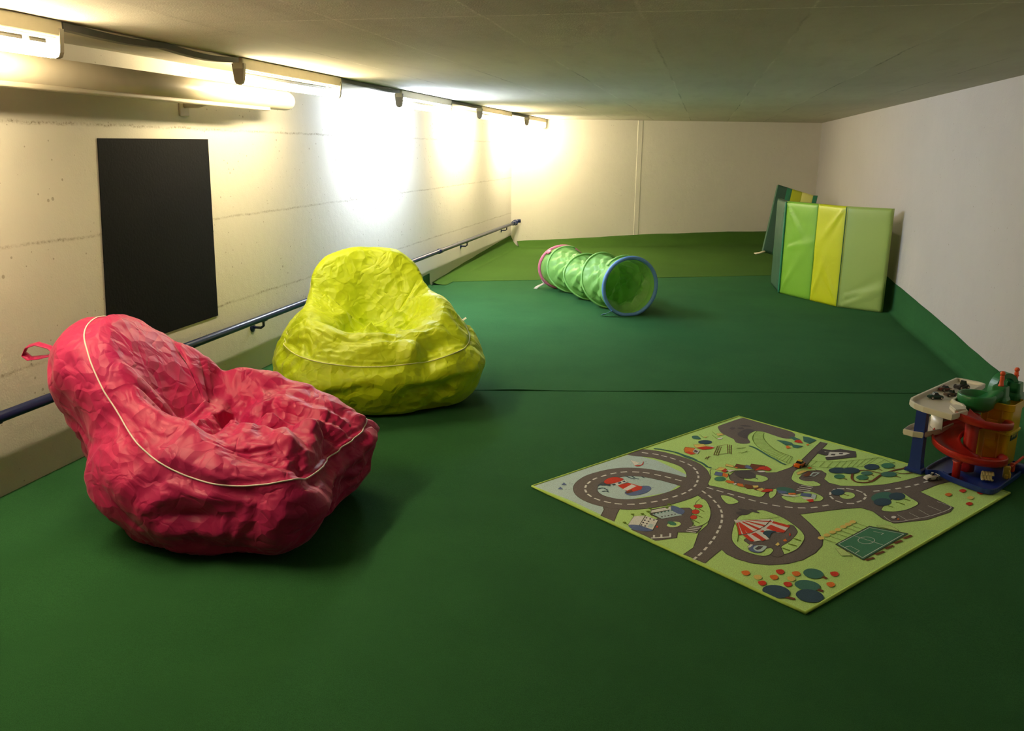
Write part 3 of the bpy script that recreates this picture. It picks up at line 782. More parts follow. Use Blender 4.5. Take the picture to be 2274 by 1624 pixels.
# spiral ramp
RCx, RCy = .178, .140
m = MB(); N = 170; P = []
for i in range(N+1):
    f = i/N; a = math.radians(-95+545*f); z = .322-.272*f**.9
    ro, ri = .166, .048
    sx, sy = .95, 1.12
    prof = [(ri-.004, -.012), (ri-.004, .012), (ri, .015), (ri+.006, .012), (ri+.010, .002), (ro-.012, .0), (ro-.006, .012), (ro-.002, .024), (ro+.004, .026), (ro+.007, .020), (ro+.005, -.006), (ro-.004, -.012)]
    P.append([(RCx+math.cos(a)*r*sx, RCy+math.sin(a)*r*sy, z+dz) for r, dz in prof])
m.grid(P, wv=True, smooth=True); m.face(P[0]); m.face(P[-1], True); m.obj('spiral_ramp', G_red, g)
m = MB(); m.lathe([(.034, .02), (.034, .09), (.030, .10), (.030, .29), (.026, .30)], 24, (RCx, RCy, 0)); m.obj('ramp_column', G_red, g)
m = MB(); m.lathe([(.017, .012), (.018, .085), (.024, .10)], 18, (.178, .012, 0)); m.obj('ramp_leg', G_red, g)
# lift tower
def rrect(cx, cy, hx, hy, r, n=5):
    q = []
    for (sx, sy, a0) in ((1, 1, 0), (-1, 1, 90), (-1, -1, 180), (1, -1, 270)):
        for k in range(n+1):
            a = math.radians(a0+90*k/n); q.append((cx+sx*(hx-r)+math.cos(a)*r, cy+sy*(hy-r)+math.sin(a)*r))
    return q
TX, TY = .225, .365
m = MB(); q = rrect(TX, TY, .070, .076, .018); P = [[(x, y, z) for x, y in shrink(q, o_)] for o_, z in ((0, .028), (0, .30), (-.006, .304), (-.006, .335), (.0, .337), (.004, .30), (.004, .028))]
m.grid(P, wv=True, smooth=False); m.obj('tower_shell', G_amber, g)
m = MB()
for dx in (-.034, 0.028): m.box((TX+dx, TY-.0765, .165), (.006, .005, .27), None, .001, 1)
m.box((TX-.012, TY-.0775, .20), (.05, .004, .10), None, .0015, 1)
m.box((TX, TY, .16), (.085, .09, .012), None, .002, 1); m.box((TX, TY, .24), (.10, .11, .006), None, .002, 1)
m.obj('tower_ribs', G_ochre, g)
m = MB(); m.box((TX+.0715, TY-.005, .175), (.003, .085, .042), None, .001, 1); st = m.obj('tower_sticker', G_dark, g)
m = MB()
for k, (yy, w_) in enumerate(((-.03, .012), (-.012, .010), (.004, .013), (.022, .009))): m.box((TX+.0735, TY-.005+yy, .177+.003*(k % 2)), (.001, w_, .018), None, .0, 1)
m.obj('sticker_print', G_pale, st)
m = MB(); q = rrect(TX, TY, .0765, .0825, .02); P = [[(x, y, z) for x, y in q] for z in (.188, .197)]; P += [[(x, y, z) for x, y in shrink(q, .007)] for z in (.197, .188)]
m.grid(P, wu=True, wv=True, smooth=False); m.obj('tower_band', plastic('yellow plastic', (.72, .56, .04, 1)), g)
# green roof: landing bowl, arch and two turrets
m = MB(); cx, cy = .150, .225
m.lathe([(.060, .300), (.078, .318), (.082, .350), (.083, .372), (.079, .378), (.071, .376), (.066, .352), (.05, .345), (0, .345)], 36, (cx, cy, 0)); m.obj('roof_bowl', G_green, g)
m = MB(); P = []
for i in range(25):
    f = i/24; a = math.radians(-60+100*f)
    p = Vector((cx+.01, cy, 0)).lerp(Vector((.220, .315, 0)), f); z = .352+.038*(3*f*f-2*f**3)
    n = Vector((.7, -.7, 0)).normalized()
    P.append([p+n*.062*(1-f*.45)+Vector((0, 0, z)), p+n*.045*(1-f*.45)+Vector((0, 0, z+.006)), p-n*.03+Vector((0, 0, z+.002)), p-n*.03+Vector((0, 0, z-.05)), p+n*.06*(1-f*.45)+Vector((0, 0, z-.05*(1-.3*f)))])
m.grid(P, wv=True); m.face(P[0]); m.face(P[-1]); m.obj('roof_bridge', G_green, g)
for (tx, ty, nm) in ((.215, .335, 0), (.235, .470, 1)):
    m = MB(); q = rrect(tx, ty, .033, .033, .012, 4)
    P = [[(x, y, z) for x, y in shrink(q, o_)] for o_, z in ((-.012, .325), (-.010, .345), (-.002, .36), (.002, .405), (.005, .409))]; m.grid(P, wv=True, smooth=False); m.face(P[-1]); m.obj('turret', G_green, g)
m = MB(); P = []
for i in range(31):
    a = PI*i/30; c, s_ = math.cos(a), math.sin(a)
    ctr = Vector((.195-.055*c*.55, .445-.085*c, 0)); dirn = Vector((.55, .85, 0)).normalized(); sd = Vector((dirn.y, -dirn.x, 0))
    base = Vector((.20, .43, .345)); 
    def q_(r, h): return base-dirn*(c*r)+Vector((0, 0, s_*h))
    P.append([q_(.072, .112)+sd*.024, q_(.072, .112)-sd*.024, q_(.050, .088)-sd*.024, q_(.050, .088)+sd*.024])
m.grid(P, wv=True, smooth=False); m.face(P[0]); m.face(P[-1]); m.obj('roof_arch', G_green, g)
# barrier arm and its stand
m = MB(); m.box((.345, .30, .068), (.012, .115, .010), Matrix.Rotation(-.18, 3, 'Z') @ Matrix.Rotation(.28, 3, 'X'), .003, 1); m.box((.335, .27, .045), (.022, .02, .045), None, .004, 1); m.obj('barrier_arm', G_gate, g)
m = MB(); m.lathe([(.032, 0), (.032, .028), (.028, .034), (0, .036)], 20, (.350, .335, .012)); m.obj('turntable', G_blue, g)
m = MB()
for k in range(4): m.lathe([(.021, k*.012), (.023, k*.012+.003), (.023, k*.012+.009), (.021, k*.012+.012)], 18, (.270, .07, .037), Matrix.Rotation(.5, 3, 'Z') @ Matrix.Rotation(PI/2, 3, 'Y'), True, -PI*.35, PI*1.35)
o = m.obj('roller_brush', G_cream, g); sm = o.modifiers.new('thick', 'SOLIDIFY'); sm.thickness = .004
m = MB(); m.box((.338, .185, .045), (.03, .028, .055), Matrix.Rotation(.3, 3, 'Z'), .005, 2); m.box((.345, .165, .028), (.016, .014, .02), None, .003, 1); m.tube([(.35, .17, .06), (.365, .15, .05), (.366, .145, .03)], .003, 8); m.obj('fuel_pump', G_ochre, g)
# two peg people on the turrets stand on the garage: things of their own
def peg(x, y, z, label):
    w_ = g_mat @ Vector((x, y, z))
    t = thing('peg_figure', label, 'toy figure', w_, .4, 'orange peg figures on the garage roof')
    m = MB(); m.lathe([(.0125, 0), (.0125, .004), (.010, .008), (.0085, .030), (.010, .045), (.009, .049), (.006, .051)], 18); m.obj('body', G_orange, t)
    m = MB(); m.lathe([(.006, .050), (.0105, .055), (.0118, .061), (.0105, .067), (.006, .0715), (0, .0725)], 18); m.obj('head', G_orange, t)
    m = MB(); m.box((.009, .0, .032), (.006, .012, .010), None, .0025, 2); m.obj('arm', G_orange, t)
g_mat = Matrix.Translation((1.085, 4.18, GZ)) @ Matrix.Rotation(math.atan2(-.57, .82), 4, 'Z')
peg(.215, .335, .4085, 'orange peg figure on the nearer green turret of the toy garage')
peg(.235, .470, .4085, 'red orange peg figure on the farther green turret against the white wall')

# ------------------------------------------------------------------ toy cars
C_glass = plastic('dark car glass', (.02, .022, .025, 1), .1); C_tyre = plastic('black tyre', (.018, .017, .016, 1), .7); C_hub = plastic('silver hub', (.5, .48, .45, 1), .25, metal=.9)
def car(name, label, loc, rz, body, L=.066, W=.030, Hh=.020, kind='coupe', roof=None, group=None, wheel=.0075):
    t = thing(name, label, 'toy car', loc, rz, group)
    m = MB(); N = 14; P = []
    for i in range(N+1):
        u = i/N; x = (u-.5)*L; e = 1-abs(2*u-1)**5
        w_ = W/2*(.80+.20*e)
        if kind == 'racer': w_ *= (.55+.45*math.sin(min(1, u*1.25)*PI*.62)) ; hood = Hh*(.42+.25*math.sin(u*PI)*1.0)
        elif kind == 'truck': hood = Hh*(.62 if u > .5 else .48)
        else: hood = Hh*(.55+.10*math.sin(u*PI))
        hood *= .75+.25*e
        z0 = wheel*.55
        P.append([(x, -w_, z0), (x, -w_, hood*.8+z0), (x, -w_*.82, hood+z0), (x, 0, hood*1.05+z0), (x, w_*.82, hood+z0), (x, w_, hood*.8+z0), (x, w_, z0)])
    m.grid(P, wv=True); m.face(P[0]); m.face(P[-1]); m.obj('car_body', body, t)
    m = MB(); c0 = {'coupe': (-.22, -.12, .10, .24), 'truck': (.02, .05, .20, .26), 'racer': (-.14, -.08, .02, .10)}[kind]; zb = wheel*.55+Hh*.58; zt = zb+Hh*(.5 if kind != 'truck' else .62); w1, w2 = W*.42, W*.33
    if kind == 'racer': w1, w2 = W*.22, W*.16
    P = [[(c0[0]*L, -w1, zb), (c0[3]*L, -w1, zb), (c0[3]*L, w1, zb), (c0[0]*L, w1, zb)], [(c0[1]*L, -w2, zt), (c0[2]*L, -w2, zt), (c0[2]*L, w2, zt), (c0[1]*L, w2, zt)]]
    m.grid(P, wv=True, smooth=False); m.obj('windows', C_glass, t)
    m = MB(); m.box(((c0[1]+c0[2])/2*L, 0, zt+.0008), ((c0[2]-c0[1])*L+.002, w2*2+.001, .0025), None, .001, 1); m.obj('roof', roof or body, t)
    for sx in (-.31, .32):
        for sy in (-1, 1):
            m = MB(); m.lathe([(wheel*.55, -.0045), (wheel, -.003), (wheel, .003), (wheel*.55, .0045)], 16, (sx*L, sy*W*.46, wheel), Matrix.Rotation(PI/2, 3, 'X')); wh = m.obj('wheel', C_tyre, t)
            m = MB(); m.lathe([(wheel*.5, -.001), (wheel*.5, .001)], 12, (sx*L, sy*(W*.46+.0046), wheel), Matrix.Rotation(PI/2, 3, 'X')); m.obj('hub', C_hub, wh)
    if kind == 'racer':
        m = MB(); m.box((-.44*L, 0, Hh*.85), (.006, W*.85, .0015), None, .0005, 1); m.box((-.44*L, 0, Hh*.6), (.004, .004, Hh*.5), None, .0005, 1); m.obj('rear_wing', body, t)
    return t
RZ_ = .0088
K_or = plastic('orange car paint', (.80, .16, .015, 1), .22); K_yel = plastic('yellow car paint', (.80, .55, .06, 1), .25); K_wh = plastic('white car paint', (.75, .72, .68, 1), .25)
K_gg = plastic('dark green metallic car paint', (.03, .075, .06, 1), .18, metal=.5); K_br = plastic('brown car paint', (.10, .06, .035, 1), .3); K_mr = plastic('maroon car paint', (.12, .025, .02, 1), .25); K_dk = plastic('charcoal car paint', (.035, .03, .03, 1), .3); K_bz = plastic('bronze car paint', (.22, .15, .06, 1), .3)
car('toy_car', 'orange and yellow toy car on the printed road crossing of the rug', (.545, 4.12, RZ_), math.radians(238), K_or, .072, .034, .022, roof=K_yel)
car('toy_car', 'white toy race car at the foot of the blue garage post', (1.135, 4.085, RZ_), math.radians(205), K_wh, .070, .032, .026, kind='racer')
DZ = .3318+GZ
def on_deck(x, y): p = g_mat @ Vector((x, y, 0)); return (p.x, p.y, DZ)
GR = 'small toy cars on the ivory garage deck'
car('toy_car', 'dark green metallic toy car nearest the rounded front of the ivory garage deck', on_deck(-.008, .150), math.radians(12), K_gg, .068, .032, .024, group=GR)
car('toy_car', 'brown flatbed toy car in the middle of the ivory garage deck', on_deck(.022, .255), math.radians(25), K_br, .060, .030, .022, kind='truck', roof=K_bz, group=GR)
car('toy_car', 'maroon toy car beside the charcoal truck on the ivory deck', on_deck(-.032, .335), math.radians(200), K_mr, .060, .030, .020, group=GR)
car('toy_car', 'charcoal toy truck at the far end of the ivory garage deck', on_deck(.010, .430), math.radians(30), K_dk, .072, .036, .030, kind='truck', group=GR, wheel=.011)
RUG_CORNERS = [(-10509, -2292), (-879, 10867), (10720, 1974), (485, -10977)]
RUG_ART = [
('p',0,'w',0,(-10526,-2325,-8619,383,-6457,3038,-5085,2378,-3620,783,-3940,-545,-4394,-1578,-5778,-2606,-6812,-3765,-7065,-3825,-7010,-4107,-7028,-4766,-8561,-3518)),
('p',1,'r',25,(-7174,-3491,-6342,-3771,-6424,-4372,-6473,-5257,-7069,-4810,-7003,-4164)),
('s',1,'r',0,(-2060,8667,-1712,9225,-732,10519,-444,10530,434,9942,1912,8580,1815,7542,1343,7427,841,7828,383,8252,-49,8327,-404,7791,-556,7138,-449,6311,-725,6035,-1145,6058,-1286,6616,-1492,6911,-1885,7520,-2040,8115)),
('p',1,'r',25,(-2736,-64,-1661,1106,-1334,1895,-518,2173,104,1962,581,2117,1284,2932,1824,3897,3222,7285,3528,7097,2364,4199,1946,2928,2707,2868,2879,2511,2677,1762,2835,1346,2808,1315,3327,1044,4177,1185,5366,1690,6336,2402,7369,3307,8558,3329,8565,2920,7736,2238,6750,1146,7762,-433,7470,-984,6310,-2057,4871,-2760,4538,-2413,4265,-1679,3799,-1377,3078,-1660,1129,-2722,1142,-2716,1457,-3563,1703,-4349,1780,-5071,1685,-5614,1361,-6319,808,-7056,249,-7483,-418,-7757,-1067,-7764,-1582,-7560,-1971,-7228,-2165,-6872,-2443,-7433,-2787,-8163,-3579,-7608,-3221,-6960,-3023,-5523,-2677,-4703,-2540,-3789,-2557,-2869,-2763,-2195,-3144,-1536,-2957,-445)),
('l',1,'k',1110,(-6460,3417,-6176,3320,-5764,3337,-5240,3267,-4796,3083,-4355,2838,-3892,2509,-3516,2138,-3275,1669,-3142,1187,-3088,626,-3133,57,-3227,-509,-3438,-1090,-3719,-1571,-4089,-2015,-4501,-2450,-4956,-2816,-5433,-3112,-5934,-3340,-6470,-3420,-6952,-3342,-7431,-3137,-7815,-2779,-8047,-2323,-8118,-1788,-8033,-1283,-7821,-749,-7464,-283,-7044,133,-6580,432,-6021,567,-5530,569,-4982,413,-4491,233,-4004,-14,-3601,-220)),
('l',2,'r',1060,(-6490,3443,-6176,3320,-5764,3337,-5240,3267,-4796,3083,-4355,2838,-3892,2509,-3516,2138,-3275,1669,-3142,1187,-3088,626,-3133,57,-3227,-509,-3438,-1090,-3719,-1571,-4089,-2015,-4501,-2450,-4956,-2816,-5433,-3112,-5934,-3340,-6470,-3420,-6952,-3342,-7431,-3137,-7815,-2779,-8047,-2323,-8118,-1788,-8033,-1283,-7821,-749,-7464,-283,-7044,133,-6580,432,-6021,567,-5530,569,-4982,413,-4491,233,-4004,-14,-3551,-249)),
('p',2,'r',20,(-5702,-5890,-5439,-5404,-4688,-4527,-4026,-3363,-3772,-3209,-3442,-3121,-3272,-3417,-3387,-4217,-3274,-4717,-3306,-4962,-2886,-4798,-2989,-5247,-3124,-5632,-3331,-5578,-3864,-5695,-3883,-6218,-4200,-6401,-4698,-6670,-5094,-6343)),
('d',4,'W',62,(-5764,3337,-5240,3267,-4796,3083,-4355,2838,-3892,2509,-3516,2138,-3275,1669,-3142,1187,-3088,626,-3133,57,-3227,-509,-3438,-1090,-3719,-1571,-4089,-2015,-4501,-2450,-4956,-2816,-5433,-3112,-5934,-3340,-6470,-3420,-6952,-3342,-7431,-3137,-7815,-2779,-8047,-2323,-8118,-1788,-8033,-1283,-7821,-749,-7464,-283,-7044,133,-6580,432,-6021,567,-5530,569,-4982,413,-4491,233,-4004,-14)),
('d',4,'W',62,(-2834,-1205,-2573,-1653,-2366,-2162,-2201,-2666,-2104,-3171,-2082,-3680,-2110,-4243,-2185,-4800,-2292,-5298,-2427,-5891,-2578,-6373,-2766,-6948,-2970,-7465,-3169,-7877)),
('d',4,'W',62,(-2564,-682,-2120,-933,-1657,-1173,-1202,-1423,-754,-1655,-275,-1861,238,-2021,754,-2061,1300,-2008,1834,-1829,2340,-1501)),
('d',4,'W',62,(4832,763,5337,992,5865,1319,6340,1635,6806,2016,7298,2486)),
('d',4,'W',62,(3282,669,3677,733,4059,548,4241,169,4152,-267,3859,-685,3437,-1014,2973,-925,2733,-532,2734,-42,2943,419)),
('s',3,'g',20,(-2107,-1453,-1718,-1423,-1336,-1916,-1556,-2248,-1879,-2253)),
('s',3,'g',20,(-2642,-227,-2515,746,-2538,1606,-2340,1815,-1734,1480,-1644,725,-1389,258,-864,89,-243,-126,229,-85,-60,-511,-305,-1127,-689,-1136,-1579,-733,-2231,-458)),
('s',3,'g',15,(0,-777,195,-201,414,-55,308,-773,69,-1242)),
('s',3,'g',15,(-1020,799,-754,1285,-413,1562,12,1391,112,1070,-194,680,-597,635)),
('s',3,'g',18,(1248,1805,1470,2570,1909,3099,2350,3090,2416,2718,1605,1735,1721,1305,2128,1387,2441,1028,2317,763,1915,667,1415,893,1191,1329)),
('s',3,'r',0,(1597,1656,1829,2337,2229,2753,2674,2820,2855,2426,2677,1762,2420,1397,2261,1396,1985,1292,1721,1305)),
('s',3,'g',18,(541,-890,1012,-605,1392,-375,1737,-10,2081,-140,2368,-591,2204,-1003,1912,-1153,1565,-1369,1054,-1491,697,-1296)),
('s',3,'g',15,(3793,-23,3730,-214,3611,-382,3461,-495,3307,-532,3181,-485,3105,-363,3097,-190,3158,2,3276,173,3429,290,3585,327,3713,278,3787,153)),
('s',3,'g',18,(4634,-1385,5201,-306,5684,540,5969,757,6161,285,6379,-274,6030,-812,5577,-1263,5015,-1532)),
('s',3,'g',22,(-1755,-5669,-1650,-4649,-1403,-3587,-953,-3084,-440,-2659,-3,-2858,480,-3335,887,-4047,1086,-4640,1075,-5174,784,-6011,477,-6456,171,-6751,-34,-6698,-209,-6577,-325,-6848,-619,-7078,-1051,-6979,-1428,-6700,-1680,-6214)),
('s',4,'r',18,(-1225,-5718,-484,-4922,599,-3928,855,-4377,805,-4796,473,-5533,134,-6039,119,-6335,150,-6796,-95,-7034,-328,-6889,-204,-6514,-304,-6310,-580,-6458,-929,-6332,-1167,-6050)),
('s',3,'g',15,(-3278,-4369,-3249,-3825,-3183,-3209,-3113,-2862,-3190,-2592,-2969,-2000,-2724,-2238,-2553,-3153,-2585,-4027,-2711,-4497,-2991,-4887,-3201,-4915)),
('s',4,'p',10,(-4323,-5096,-4088,-4737,-3840,-4722,-3747,-4895,-3862,-5158,-4121,-5304,-4281,-5257)),
('p',4,'x',0,(-7587,-1420,-7450,-1088,-7099,-1059,-7011,-1416,-7401,-1509)),
('l',5,'N',70,(-7596,-1556,-7367,-1367,-7029,-1487)),
('l',5,'N',70,(-7526,-1937,-7320,-1783,-7071,-2024)),
('l',5,'N',70,(-7320,-2214,-7136,-2105,-7024,-2233)),
('l',5,'N',70,(-6485,-48,-6211,-265,-6001,-354)),
('l',5,'N',70,(-6182,-4,-5956,-274,-5802,-306)),
('l',5,'N',70,(-5727,63,-5562,-109)),
('s',5,'B',0,(-6310,-2139,-5989,-2368,-5437,-1982,-5182,-1402,-5299,-1086,-5641,-1155,-6101,-1596)),
('p',6,'R',0,(-6719,-1346,-6259,-898,-5576,-1232,-5611,-1584,-6065,-2042,-6302,-1840)),
('p',7,'W',0,(-6443,-1744,-6086,-1060,-5845,-1217,-6217,-1859)),
('p',6,'W',8,(-7038,-1261,-6439,-570,-6277,-807,-6707,-1370)),
('p',7,'N',0,(-6976,-1273,-6847,-1161,-6777,-1266,-6907,-1364)),
('p',7,'N',0,(-6740,-1027,-6612,-887,-6541,-1007,-6663,-1144)),
('p',7,'N',0,(-6541,-788,-6438,-695,-6378,-804,-6471,-894)),
('s',7,'R',8,(-7370,-987,-7205,-545,-6868,-338,-6528,-481,-6620,-807,-7031,-1232,-7271,-1236)),
('p',7,'D',0,(-6285,-2030,-6043,-1713,-5950,-1950,-6197,-2202)),
('p',4,'W',6,(-6410,2136,-5894,1841,-6137,1400)),
('s',5,'R',0,(-6148,1398,-5835,1610,-5764,2120,-5755,1675,-5924,1376)),
('p',4,'B',0,(-9231,-1854,-9167,-1527,-8984,-1822)),
('p',4,'B',0,(-9307,-2403,-9244,-2084,-9063,-2371)),
('l',4,'B',25,(-8930,-1579,-8860,-1535)),
('l',4,'B',25,(-8795,-1628,-8726,-1585)),
('l',4,'B',25,(-8986,-2352,-8892,-2316)),
('l',4,'B',25,(-8832,-2381,-8764,-2338)),
('l',4,'B',25,(-5681,2078,-5604,2127)),
('l',4,'B',25,(-5609,1787,-5533,1836)),
('l',4,'B',25,(-5142,-1235,-5071,-1191)),
('p',4,'k',0,(-5048,-4253,-5044,-3699,-4174,-3077,-3992,-3261,-3716,-3981,-4559,-4594,-4820,-4424)),
('p',5,'W',0,(-5022,-4064,-5020,-3787,-4172,-3138,-4204,-3523,-4313,-3572)),
('p',5,'c',0,(-4980,-4168,-4203,-3546,-3725,-3983,-4551,-4561)),
('s',5,'B',0,(-4205,-3500,-4165,-3075,-3864,-3230,-3636,-3504,-3718,-3891,-3937,-3852)),
('s',6,'T',0,(-4836,-4134,-4838,-4162,-4847,-4186,-4860,-4202,-4876,-4206,-4891,-4197,-4903,-4178,-4908,-4151,-4906,-4123,-4897,-4099,-4883,-4083,-4867,-4079,-4852,-4088,-4841,-4108)),
('s',6,'T',0,(-4696,-4023,-4698,-4051,-4707,-4076,-4720,-4091,-4736,-4095,-4752,-4086,-4763,-4067,-4768,-4040,-4766,-4012,-4757,-3988,-4743,-3972,-4727,-3968,-4712,-3977,-4701,-3996)),
('s',6,'T',0,(-4555,-3912,-4557,-3940,-4566,-3965,-4580,-3980,-4596,-3984,-4611,-3975,-4622,-3956,-4627,-3929,-4625,-3900,-4616,-3876,-4602,-3860,-4586,-3856,-4571,-3865,-4560,-3885)),
('s',6,'T',0,(-4413,-3800,-4416,-3828,-4425,-3853,-4439,-3869,-4455,-3873,-4470,-3864,-4481,-3844,-4486,-3817,-4484,-3788,-4474,-3764,-4460,-3748,-4444,-3744,-4429,-3753,-4418,-3773)),
('s',6,'T',0,(-4271,-3687,-4274,-3716,-4283,-3741,-4297,-3757,-4313,-3761,-4328,-3752,-4339,-3732,-4344,-3705,-4342,-3676,-4332,-3651,-4318,-3635,-4302,-3632,-4287,-3640,-4276,-3660)),
('s',6,'T',0,(-4129,-3575,-4131,-3604,-4141,-3628,-4155,-3644,-4171,-3648,-4186,-3639,-4197,-3619,-4202,-3592,-4199,-3563,-4190,-3538,-4176,-3522,-4159,-3518,-4144,-3527,-4133,-3548)),
('s',6,'x',0,(-4513,-4351,-4516,-4373,-4526,-4392,-4541,-4406,-4558,-4410,-4575,-4404,-4586,-4390,-4591,-4370,-4588,-4347,-4578,-4328,-4563,-4315,-4545,-4310,-4529,-4316,-4517,-4331)),
('s',6,'x',0,(-4381,-4252,-4384,-4274,-4395,-4294,-4410,-4307,-4427,-4311,-4444,-4306,-4455,-4291,-4460,-4271,-4457,-4249,-4447,-4229,-4432,-4216,-4414,-4212,-4398,-4217,-4386,-4232)),
('s',6,'x',0,(-4250,-4153,-4253,-4176,-4263,-4195,-4278,-4209,-4296,-4213,-4312,-4207,-4324,-4192,-4329,-4172,-4326,-4150,-4315,-4130,-4300,-4117,-4282,-4113,-4266,-4118,-4254,-4133)),
('s',6,'x',0,(-4117,-4054,-4121,-4076,-4131,-4096,-4147,-4109,-4164,-4114,-4180,-4108,-4192,-4093,-4197,-4073,-4193,-4050,-4183,-4031,-4168,-4017,-4150,-4013,-4134,-4019,-4122,-4033)),
('s',6,'x',0,(-3985,-3954,-3988,-3977,-3998,-3997,-4014,-4010,-4032,-4014,-4048,-4008,-4059,-3994,-4064,-3973,-4061,-3951,-4050,-3931,-4035,-3917,-4017,-3913,-4001,-3919,-3989,-3934)),
('p',4,'W',10,(-5879,-5465,-5709,-4568,-5248,-4391,-5421,-5400,-5684,-5675)),
('p',5,'W',12,(-5413,-5398,-5220,-4407,-4695,-4749,-4854,-5730,-5071,-5614)),
('s',6,'x',0,(-5140,-4612,-5142,-4641,-5151,-4667,-5166,-4683,-5184,-4687,-5200,-4678,-5212,-4658,-5218,-4630,-5216,-4601,-5207,-4575,-5192,-4559,-5174,-4555,-5158,-4564,-5146,-4584)),
('s',6,'x',0,(-5192,-4863,-5194,-4892,-5204,-4917,-5218,-4934,-5236,-4938,-5252,-4929,-5264,-4909,-5270,-4882,-5268,-4853,-5259,-4827,-5244,-4811,-5227,-4807,-5210,-4816,-5198,-4836)),
('s',6,'x',0,(-5244,-5112,-5246,-5140,-5255,-5165,-5270,-5181,-5287,-5185,-5303,-5176,-5315,-5157,-5321,-5130,-5319,-5101,-5310,-5076,-5295,-5060,-5278,-5056,-5262,-5065,-5250,-5085)),
('s',6,'x',0,(-5295,-5357,-5297,-5385,-5306,-5410,-5320,-5425,-5338,-5429,-5354,-5421,-5366,-5401,-5372,-5375,-5370,-5347,-5361,-5322,-5346,-5306,-5329,-5302,-5313,-5311,-5301,-5330)),
('s',6,'x',0,(-4982,-4685,-4984,-4715,-4994,-4740,-5009,-4756,-5026,-4760,-5042,-4751,-5055,-4731,-5060,-4704,-5058,-4674,-5049,-4649,-5034,-4633,-5016,-4628,-5000,-4637,-4988,-4658)),
('s',6,'x',0,(-5035,-4936,-5037,-4965,-5047,-4990,-5061,-5006,-5079,-5010,-5095,-5001,-5107,-4981,-5113,-4954,-5111,-4925,-5101,-4900,-5087,-4884,-5069,-4880,-5053,-4888,-5041,-4908)),
('s',6,'x',0,(-5088,-5183,-5090,-5211,-5099,-5236,-5114,-5252,-5131,-5256,-5147,-5247,-5159,-5228,-5165,-5201,-5163,-5172,-5154,-5148,-5139,-5132,-5122,-5128,-5105,-5136,-5093,-5156)),
('s',6,'x',0,(-5140,-5427,-5142,-5455,-5151,-5479,-5165,-5495,-5182,-5499,-5198,-5491,-5211,-5471,-5216,-5445,-5214,-5417,-5205,-5392,-5190,-5376,-5173,-5372,-5157,-5381,-5145,-5400)),
('s',6,'x',0,(-4825,-4758,-4827,-4788,-4837,-4813,-4852,-4829,-4869,-4833,-4885,-4824,-4898,-4804,-4903,-4777,-4901,-4748,-4891,-4722,-4876,-4706,-4859,-4702,-4843,-4711,-4830,-4731)),
('s',5,'B',0,(-5849,-5501,-5474,-5412,-5071,-5614,-4853,-5751,-5052,-5923,-5400,-5943,-5688,-5845)),
('p',6,'c',0,(-5094,-5535,-5010,-5173,-4847,-5220,-4900,-5531)),
('s',6,'R',0,(-4653,-5388,-4655,-5429,-4666,-5464,-4682,-5486,-4701,-5490,-4720,-5477,-4733,-5448,-4740,-5409,-4738,-5367,-4727,-5332,-4711,-5310,-4691,-5306,-4673,-5320,-4659,-5349)),
('s',5,'t',0,(-3935,-4992,-3959,-5062,-4014,-5103,-4089,-5107,-4170,-5075,-4241,-5011,-4287,-4928,-4300,-4843,-4277,-4773,-4221,-4731,-4145,-4726,-4064,-4759,-3993,-4824,-3947,-4907)),
('s',5,'L',0,(-5863,-4365,-5784,-4314,-5710,-4328,-5761,-4490)),
('s',5,'L',0,(-5461,-4223,-5382,-4173,-5308,-4187,-5361,-4350)),
('s',5,'L',0,(-6120,-5272,-6043,-5223,-5970,-5236,-6019,-5391)),
('s',5,'L',0,(-5243,-3919,-5163,-3867,-5088,-3882,-5143,-4047)),
('s',5,'L',0,(-4403,-2940,-4321,-2886,-4246,-2902,-4305,-3074)),
('s',5,'L',0,(-5191,-3566,-5111,-3514,-5036,-3529,-5090,-3696)),
('s',5,'L',0,(-4470,-3337,-4389,-3285,-4314,-3300,-4372,-3469)),
('l',4,'L',35,(-5779,-4381,-5707,-4590)),
('l',4,'L',35,(-5377,-4240,-5222,-4384)),
('l',4,'L',35,(-6038,-5287,-5879,-5465)),
('l',4,'L',35,(-5159,-3936,-5043,-4183)),
('l',4,'L',35,(-4319,-2958,-4174,-3077)),
('s',5,'R',12,(-2891,-2833,-2909,-2924,-2960,-3005,-3033,-3061,-3115,-3080,-3189,-3060,-3241,-3003,-3260,-2921,-3243,-2830,-3192,-2748,-3118,-2691,-3036,-2671,-2961,-2693,-2910,-2750)),
('s',5,'R',12,(-3017,-3472,-3032,-3579,-3077,-3673,-3142,-3734,-3214,-3751,-3280,-3721,-3326,-3649,-3343,-3550,-3329,-3442,-3284,-3347,-3219,-3285,-3146,-3267,-3080,-3299,-3034,-3372)),
('s',5,'R',12,(-3112,-4063,-3125,-4159,-3164,-4242,-3221,-4297,-3284,-4312,-3342,-4284,-3382,-4220,-3398,-4131,-3385,-4034,-3346,-3950,-3289,-3894,-3225,-3879,-3167,-3907,-3127,-3973)),
('l',4,'L',60,(-3056,-3132,-2817,-3401)),
('l',4,'L',60,(-3177,-3808,-2888,-4054)),
('l',4,'L',60,(-3242,-4404,-2992,-4651)),
('l',5,'W',65,(-3322,-5030,-2929,-5043)),
('l',5,'W',65,(-3407,-5177,-3007,-5200)),
('l',5,'W',65,(-3491,-5345,-3075,-5371)),
('l',5,'W',65,(-3540,-5523,-3133,-5572)),
('l',5,'W',80,(-4877,-6513,-4122,-6214)),
('l',5,'W',80,(-4771,-6428,-4778,-6207)),
('l',5,'W',80,(-4485,-6332,-4492,-6078)),
('l',5,'W',80,(-4142,-6219,-4148,-5895)),
('p',4,'O',14,(-3842,4343,-3785,4719,-3313,4672,-3230,4254,-3480,3647,-3793,3882)),
